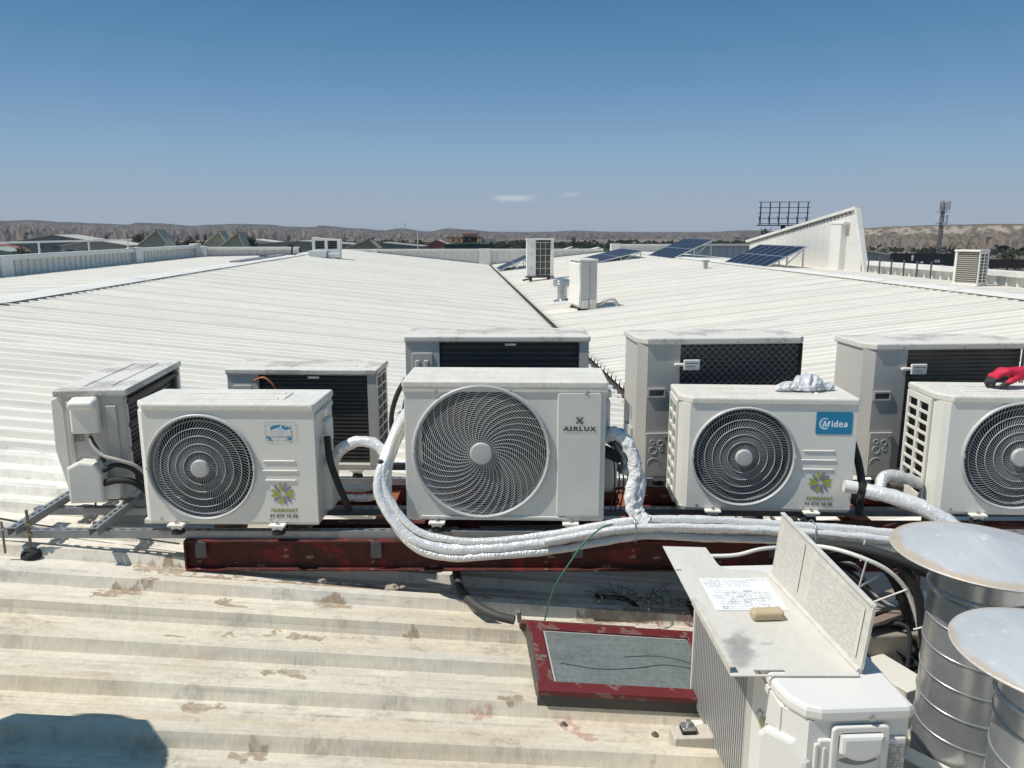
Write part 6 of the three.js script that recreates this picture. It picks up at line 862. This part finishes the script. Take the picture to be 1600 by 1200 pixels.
for (const [x, z, w, top, l] of [[23, -300, 9, -4.3, 'low white shed right of the far outdoor unit'], [33, -300, 10, -4.5, 'low white shed left of the dark round bush'], [13.5, -310, 5, -4.2, 'small buff house behind the far parapet'], [64, -150, 16, -1.6, 'low white-roofed shed left of the black hoarding'], [-84, -260, 20, -1.0, 'white shed behind the saw-tooth roofs'], [92, -210, 20, -4.6, 'low pale shed at the foot of the mesa behind the bushes']]) shed('shed', l, x, z, w, 10, top, top - 1.2, 0, [0.52, 0.5, 0.45], [0.58, 0.57, 0.54]);
{ const t = thing('thin_mast', 'thin white mast rising above the far parapet', 'mast', [-17.95, GY, -150]); obj('pole', rod([0, 0, 0], [0, 10.2, 0], 0.11), M.white, t); obj('base', bx(0.6, 1, 0.6, 0, 0.5, 0), M.white, t); }
{ const t = thing('radio_mast', 'faint radio mast on the hill crest', 'mast', [-345, 0, -2540]); obj('mast', rod([0, -6, 0], [0, 26, 0], 0.9, 6), mat([0.25, 0.22, 0.24], 0.8), t); obj('arm', rod([-2, 24, 0], [2, 24, 0], 0.6, 6), mat([0.25, 0.22, 0.24], 0.8), t); }
{ const t = thing('letter_sign', 'small white framed letter sign above the far outdoor unit', 'sign', [4.4, GY, -120]); obj('board', bx(1.65, 0.8, 0.08, 0, 8.72, 0), mat([0.3, 0.32, 0.36], 0.6), t); decal('letters', 1.6, 0.75, printMat(canvasTex(256, 120, (x) => { x.clearRect(0, 0, 256, 120); x.strokeStyle = '#dfe3ea'; x.lineWidth = 10; x.strokeRect(4, 4, 248, 112); x.fillStyle = '#e8ecf2'; x.font = 'bold 86px sans-serif'; x.textAlign = 'center'; x.fillText('GENT', 128, 92); })), t, 0, 8.72, 0.05); obj('post', [bx(0.12, 8.4, 0.12, -0.5, 4.2, -0.05)], M.steel, t); obj('post', [bx(0.12, 8.4, 0.12, 0.5, 4.2, -0.05)], M.steel, t); }
{ // billboard frame without panels
  const t = thing('billboard_frame', 'empty dark lattice billboard frame on one post', 'billboard', [41.2, GY, -120], -0.12), dk = mat([0.03, 0.035, 0.045], 0.6, 0.3), y0 = 10.7, y1 = 14.1, w = 7.5;
  for (let i = 0; i < 6; i++) { const x = -w / 2 + 0.3 + i * (w - 0.6) / 5; obj('upright', bx(0.14, y1 - y0, 0.14, x, (y0 + y1) / 2, 0), dk, t); obj('brace', bar([x, y0 + 0.2, -0.1], [x, y0 + 1.4, -1.1], 0.08), dk, t); obj('upright', bx(0.1, y1 - y0 - 0.6, 0.1, x + 0.22, (y0 + y1) / 2 - 0.1, -0.9), dk, t); }
  for (let j = 0; j < 5; j++) obj('rail', bx(w, 0.09, 0.09, 0, y0 + 0.25 + j * 0.8, 0.08), dk, t);
  obj('walkway', [bx(w, 0.14, 1.1, 0, y0, -0.5)], dk, t); obj('post', cy(0.34, 0.38, y0, 0.1, y0 / 2, -0.5), dk, t); obj('floodlight', bx(0.3, 0.15, 0.5, w / 2 + 0.1, y0 + 0.2, 0.4), dk, t);
}
{ // lattice phone mast
  const t = thing('phone_mast', 'grey lattice phone mast with antennas in front of the mesa', 'mast', [87.0, GY, -160]), g = mat([0.2, 0.2, 0.21], 0.5, 0.4), H = 15.5, lat = [];
  for (const [a, b] of [[-1, -1], [1, -1], [1, 1], [-1, 1]]) obj('leg', bar([a * 0.36, 0, b * 0.36], [a * 0.2, H, b * 0.2], 0.1), g, t);
  for (let k = 0; k < 16; k++) { const y = k, s = lerp(0.36, 0.2, y / H), s2 = lerp(0.36, 0.2, (y + 1) / H); for (const f of [-1, 1]) { lat.push(bar([-s, y, f * s], [s2, Math.min(y + 1, H), f * s2], 0.06), bar([s, y, f * s], [-s2, Math.min(y + 1, H), f * s2], 0.06), bar([f * s, y, -s], [f * s2, Math.min(y + 1, H), s2], 0.06)); } } obj('lattice', lat, g, t).userData.kind = 'stuff';
  for (const [x, y, h] of [[-0.9, 15.0, 1.9], [-0.35, 15.2, 1.9], [0.4, 15.0, 1.9], [0.95, 15.1, 1.8], [-0.7, 12.2, 1.6], [0.7, 12.4, 1.7], [-0.2, 12.0, 1.4]]) obj('antenna', rb(0.3, h, 0.22, 0.05, x, y - 0.2, 0.5), mat([0.4, 0.4, 0.41], 0.5), t);
  obj('dish', cy(0.4, 0.4, 0.2, 0.3, 11.2, 0.6, Math.PI / 2), mat([0.6, 0.6, 0.6], 0.5), t); obj('platform', [bx(2.2, 0.1, 1.4, 0, 13.6, 0), bx(2.0, 0.1, 1.3, 0, 11.4, 0)], g, t);
}
{ // black hoarding
  const t = thing('black_hoarding', 'long black hoarding with white marks beyond the right parapet', 'hoarding', [47.2, GY, -90], -0.25); obj('panel', bx(6.9, 1.25, 0.12, 0, 6.72, 0), mat([0.012, 0.014, 0.02], 0.6), t);
  decal('white_marks', 6.4, 1.05, printMat(canvasTex(512, 96, (x) => { x.clearRect(0, 0, 512, 96); x.fillStyle = '#c9ced2'; x.beginPath(); x.ellipse(168, 26, 11, 16, 0, 0, 7); x.fill(); x.fillRect(160, 34, 15, 34); x.beginPath(); x.moveTo(232, 92); x.lineTo(250, 70); x.lineTo(270, 92); x.fill(); x.font = 'bold 40px sans-serif'; x.fillText('US', 352, 84); })), t, 0, 6.72, 0.065); for (const x of [-3, 0, 3]) obj('post', bx(0.15, 6.2, 0.15, x, 3.1, -0.1), M.black, t);
  const t2 = thing('dark_hedge_wall', 'dark wall running right of the cream parapet unit', 'wall', [56.5, GY, -92], -0.1); obj('panel', bx(11, 1.0, 0.2, 0, 6.1, 0), mat([0.03, 0.028, 0.025], 0.8), t2); for (const x of [-5, 0, 5]) obj('post', bx(0.2, 5.7, 0.2, x, 2.85, -0.1), M.black, t2);
}
// trees: tapered trunk, limbs, and a crown of leaf clumps spread through its volume
const leafMats = [[0.045, 0.06, 0.022], [0.085, 0.095, 0.018], [0.03, 0.042, 0.022]].map((c) => new THREE.MeshPhysicalMaterial({ color: new THREE.Color(...c), roughness: 0.9, transmission: 0.25, thickness: 0, side: THREE.DoubleSide }));
function tree(label, x, z, top, w, kind, seed, base = GY) {
  const t = thing(['broadleaf_tree', 'yellow_green_bush', 'dark_conifer'][kind], label, kind === 1 ? 'bush' : 'tree', [x, base, z], 0, 'trees and bushes beyond the roof'), H = top - base, r = rng(seed), leaf = [], trunkH = H * (kind === 2 ? 0.95 : 0.6);
  obj('trunk', cy(w * 0.02, w * 0.05, trunkH, 0, trunkH / 2, 0, 0, 0, 0, 7), mat([0.1, 0.075, 0.05], 0.9), t);
  const limbs = []; for (let i = 0; i < 6; i++) { const a = r() * 6.28, y = trunkH * (0.5 + 0.4 * r()); limbs.push(rod([0, y, 0], [Math.cos(a) * w * 0.3, y + H * 0.15, Math.sin(a) * w * 0.3], w * 0.014, 5)); } obj('limbs', limbs, mat([0.1, 0.075, 0.05], 0.9), t).userData.kind = 'stuff';
  const clumps = []; for (let i = 0; i < 26; i++) { const k = r(), a = r() * 6.28, y = kind === 2 ? H * (0.25 + 0.72 * k) : H * (0.42 + 0.5 * k), rad = (kind === 2 ? w * 0.5 * (1.1 - k) * (0.5 + 0.5 * r()) : w * 0.42 * Math.sqrt(r()) * Math.sin(Math.PI * (0.15 + 0.8 * k))); clumps.push([Math.cos(a) * rad, y, Math.sin(a) * rad, w * (0.1 + 0.1 * r())]); }
  for (const [cx, cyy, cz, cr] of clumps) for (let i = 0; i < 46; i++) { const u = r() * 2 - 1, a = r() * 6.28, q = Math.sqrt(1 - u * u), d = cr * (0.6 + 0.5 * r()), s = cr * (0.16 + 0.16 * r()), px = cx + q * Math.cos(a) * d, py = cyy + u * d * 0.8, pz = cz + q * Math.sin(a) * d, e1 = V(r() - 0.5, r() - 0.5, r() - 0.5).normalize().multiplyScalar(s), e2 = V(r() - 0.5, r() - 0.5, r() - 0.5).normalize().multiplyScalar(s); leaf.push(px - e1.x, py - e1.y, pz - e1.z, px + e1.x, py + e1.y, pz + e1.z, px + e2.x, py + e2.y, pz + e2.z); }
  const g = new THREE.BufferGeometry(); g.setAttribute('position', new THREE.Float32BufferAttribute(leaf, 3)); g.computeVertexNormals(); obj('crown', plain(g), leafMats[kind], t).userData.kind = 'stuff';
}
const treeList = [['tall dark conifer right of the far outdoor unit', 10.9, -140, 1.2, 3.0, 2], ['round dark tree behind the far outdoor unit', 3.2, -190, -0.6, 6.5, 0], ['dark bush left of the letter sign', -3.5, -210, -1.6, 5.5, 2], ['dark bush right of the orange building', -7.5, -290, -2.2, 5, 2], ['dark round bush left of the tall white parapet', 19.5, -165, -1.7, 4.6, 0], ['dark conifer behind the billboard post', 37.6, -118, 2.4, 4.2, 2], ['olive tree left of the billboard', 31, -140, 0.0, 4.0, 0], ['yellow-green bush at the right, beside the cream parapet unit', 59.5, -100, -0.9, 4.6, 1], ['dark bush at the right picture edge', 66.5, -105, -0.4, 5, 0], ['yellow-green bush at the foot of the white gable', 41.5, -92, -1.0, 2.6, 1], ['green tree behind the low cream shed', -104, -230, -0.6, 8, 0], ['dark tree left of the saw-tooth roofs', -86, -210, -0.4, 7, 2], ['dark tree between the saw-tooth roofs', -68, -205, -0.2, 7, 2], ['low tree behind the white house at the left', -100, -160, -1.6, 6, 0], ['dark tree right of the ribbed-roof shed', -142, -300, 0.6, 9, 2], ['green tree behind the long grey shed', -50, -270, -1.3, 8, 0], ['bush left of the red-walled shed', -40, -340, -2.6, 6, 2], ['dark tree right of the twin saw-tooth roofs', -50, -210, -1.2, 5, 0], ['dark tree behind the phone mast', 79, -190, -2.2, 8, 0], ['small tree beyond the black hoarding', 52, -130, -1.6, 5, 2]];
treeList.forEach(([l, x, z, top, w, k], i) => tree(l, x, z, top, w, k, 400 + i * 13));
{ // far scrub and woods on the plain: reads as one mass
  const r = rng(77), leaf = []; for (let i = 0; i < 2600; i++) { const a = lerp(-46, 44, r()) * D2R, d = (a > 0.36 ? 330 : 380) + 260 * r() * r() + 60 * r(), s = (0.8 + 1.6 * r()) * (a > 0.36 ? 0.55 : 1), x = Math.sin(a) * d, z = -Math.cos(a) * d; for (let k = 0; k < 5; k++) { const px = x + (r() - 0.5) * s * 2.4, py = GY + s * (0.3 + r()), pz = z + (r() - 0.5) * s * 2, q = s * 0.7; leaf.push(px - q, py - q * 0.5, pz, px + q, py - q * 0.4 * r(), pz + q * (r() - 0.5), px + q * (r() - 0.5), py + q * 0.7, pz); } }
  const g = new THREE.BufferGeometry(); g.setAttribute('position', new THREE.Float32BufferAttribute(leaf, 3)); g.computeVertexNormals(); const o = tag(obj('far_scrub', plain(g), leafMats[2]), 'dark scrub and far trees scattered over the plain', 'scrub'); o.userData.kind = 'stuff';
}

renderer.render(scene, camera);
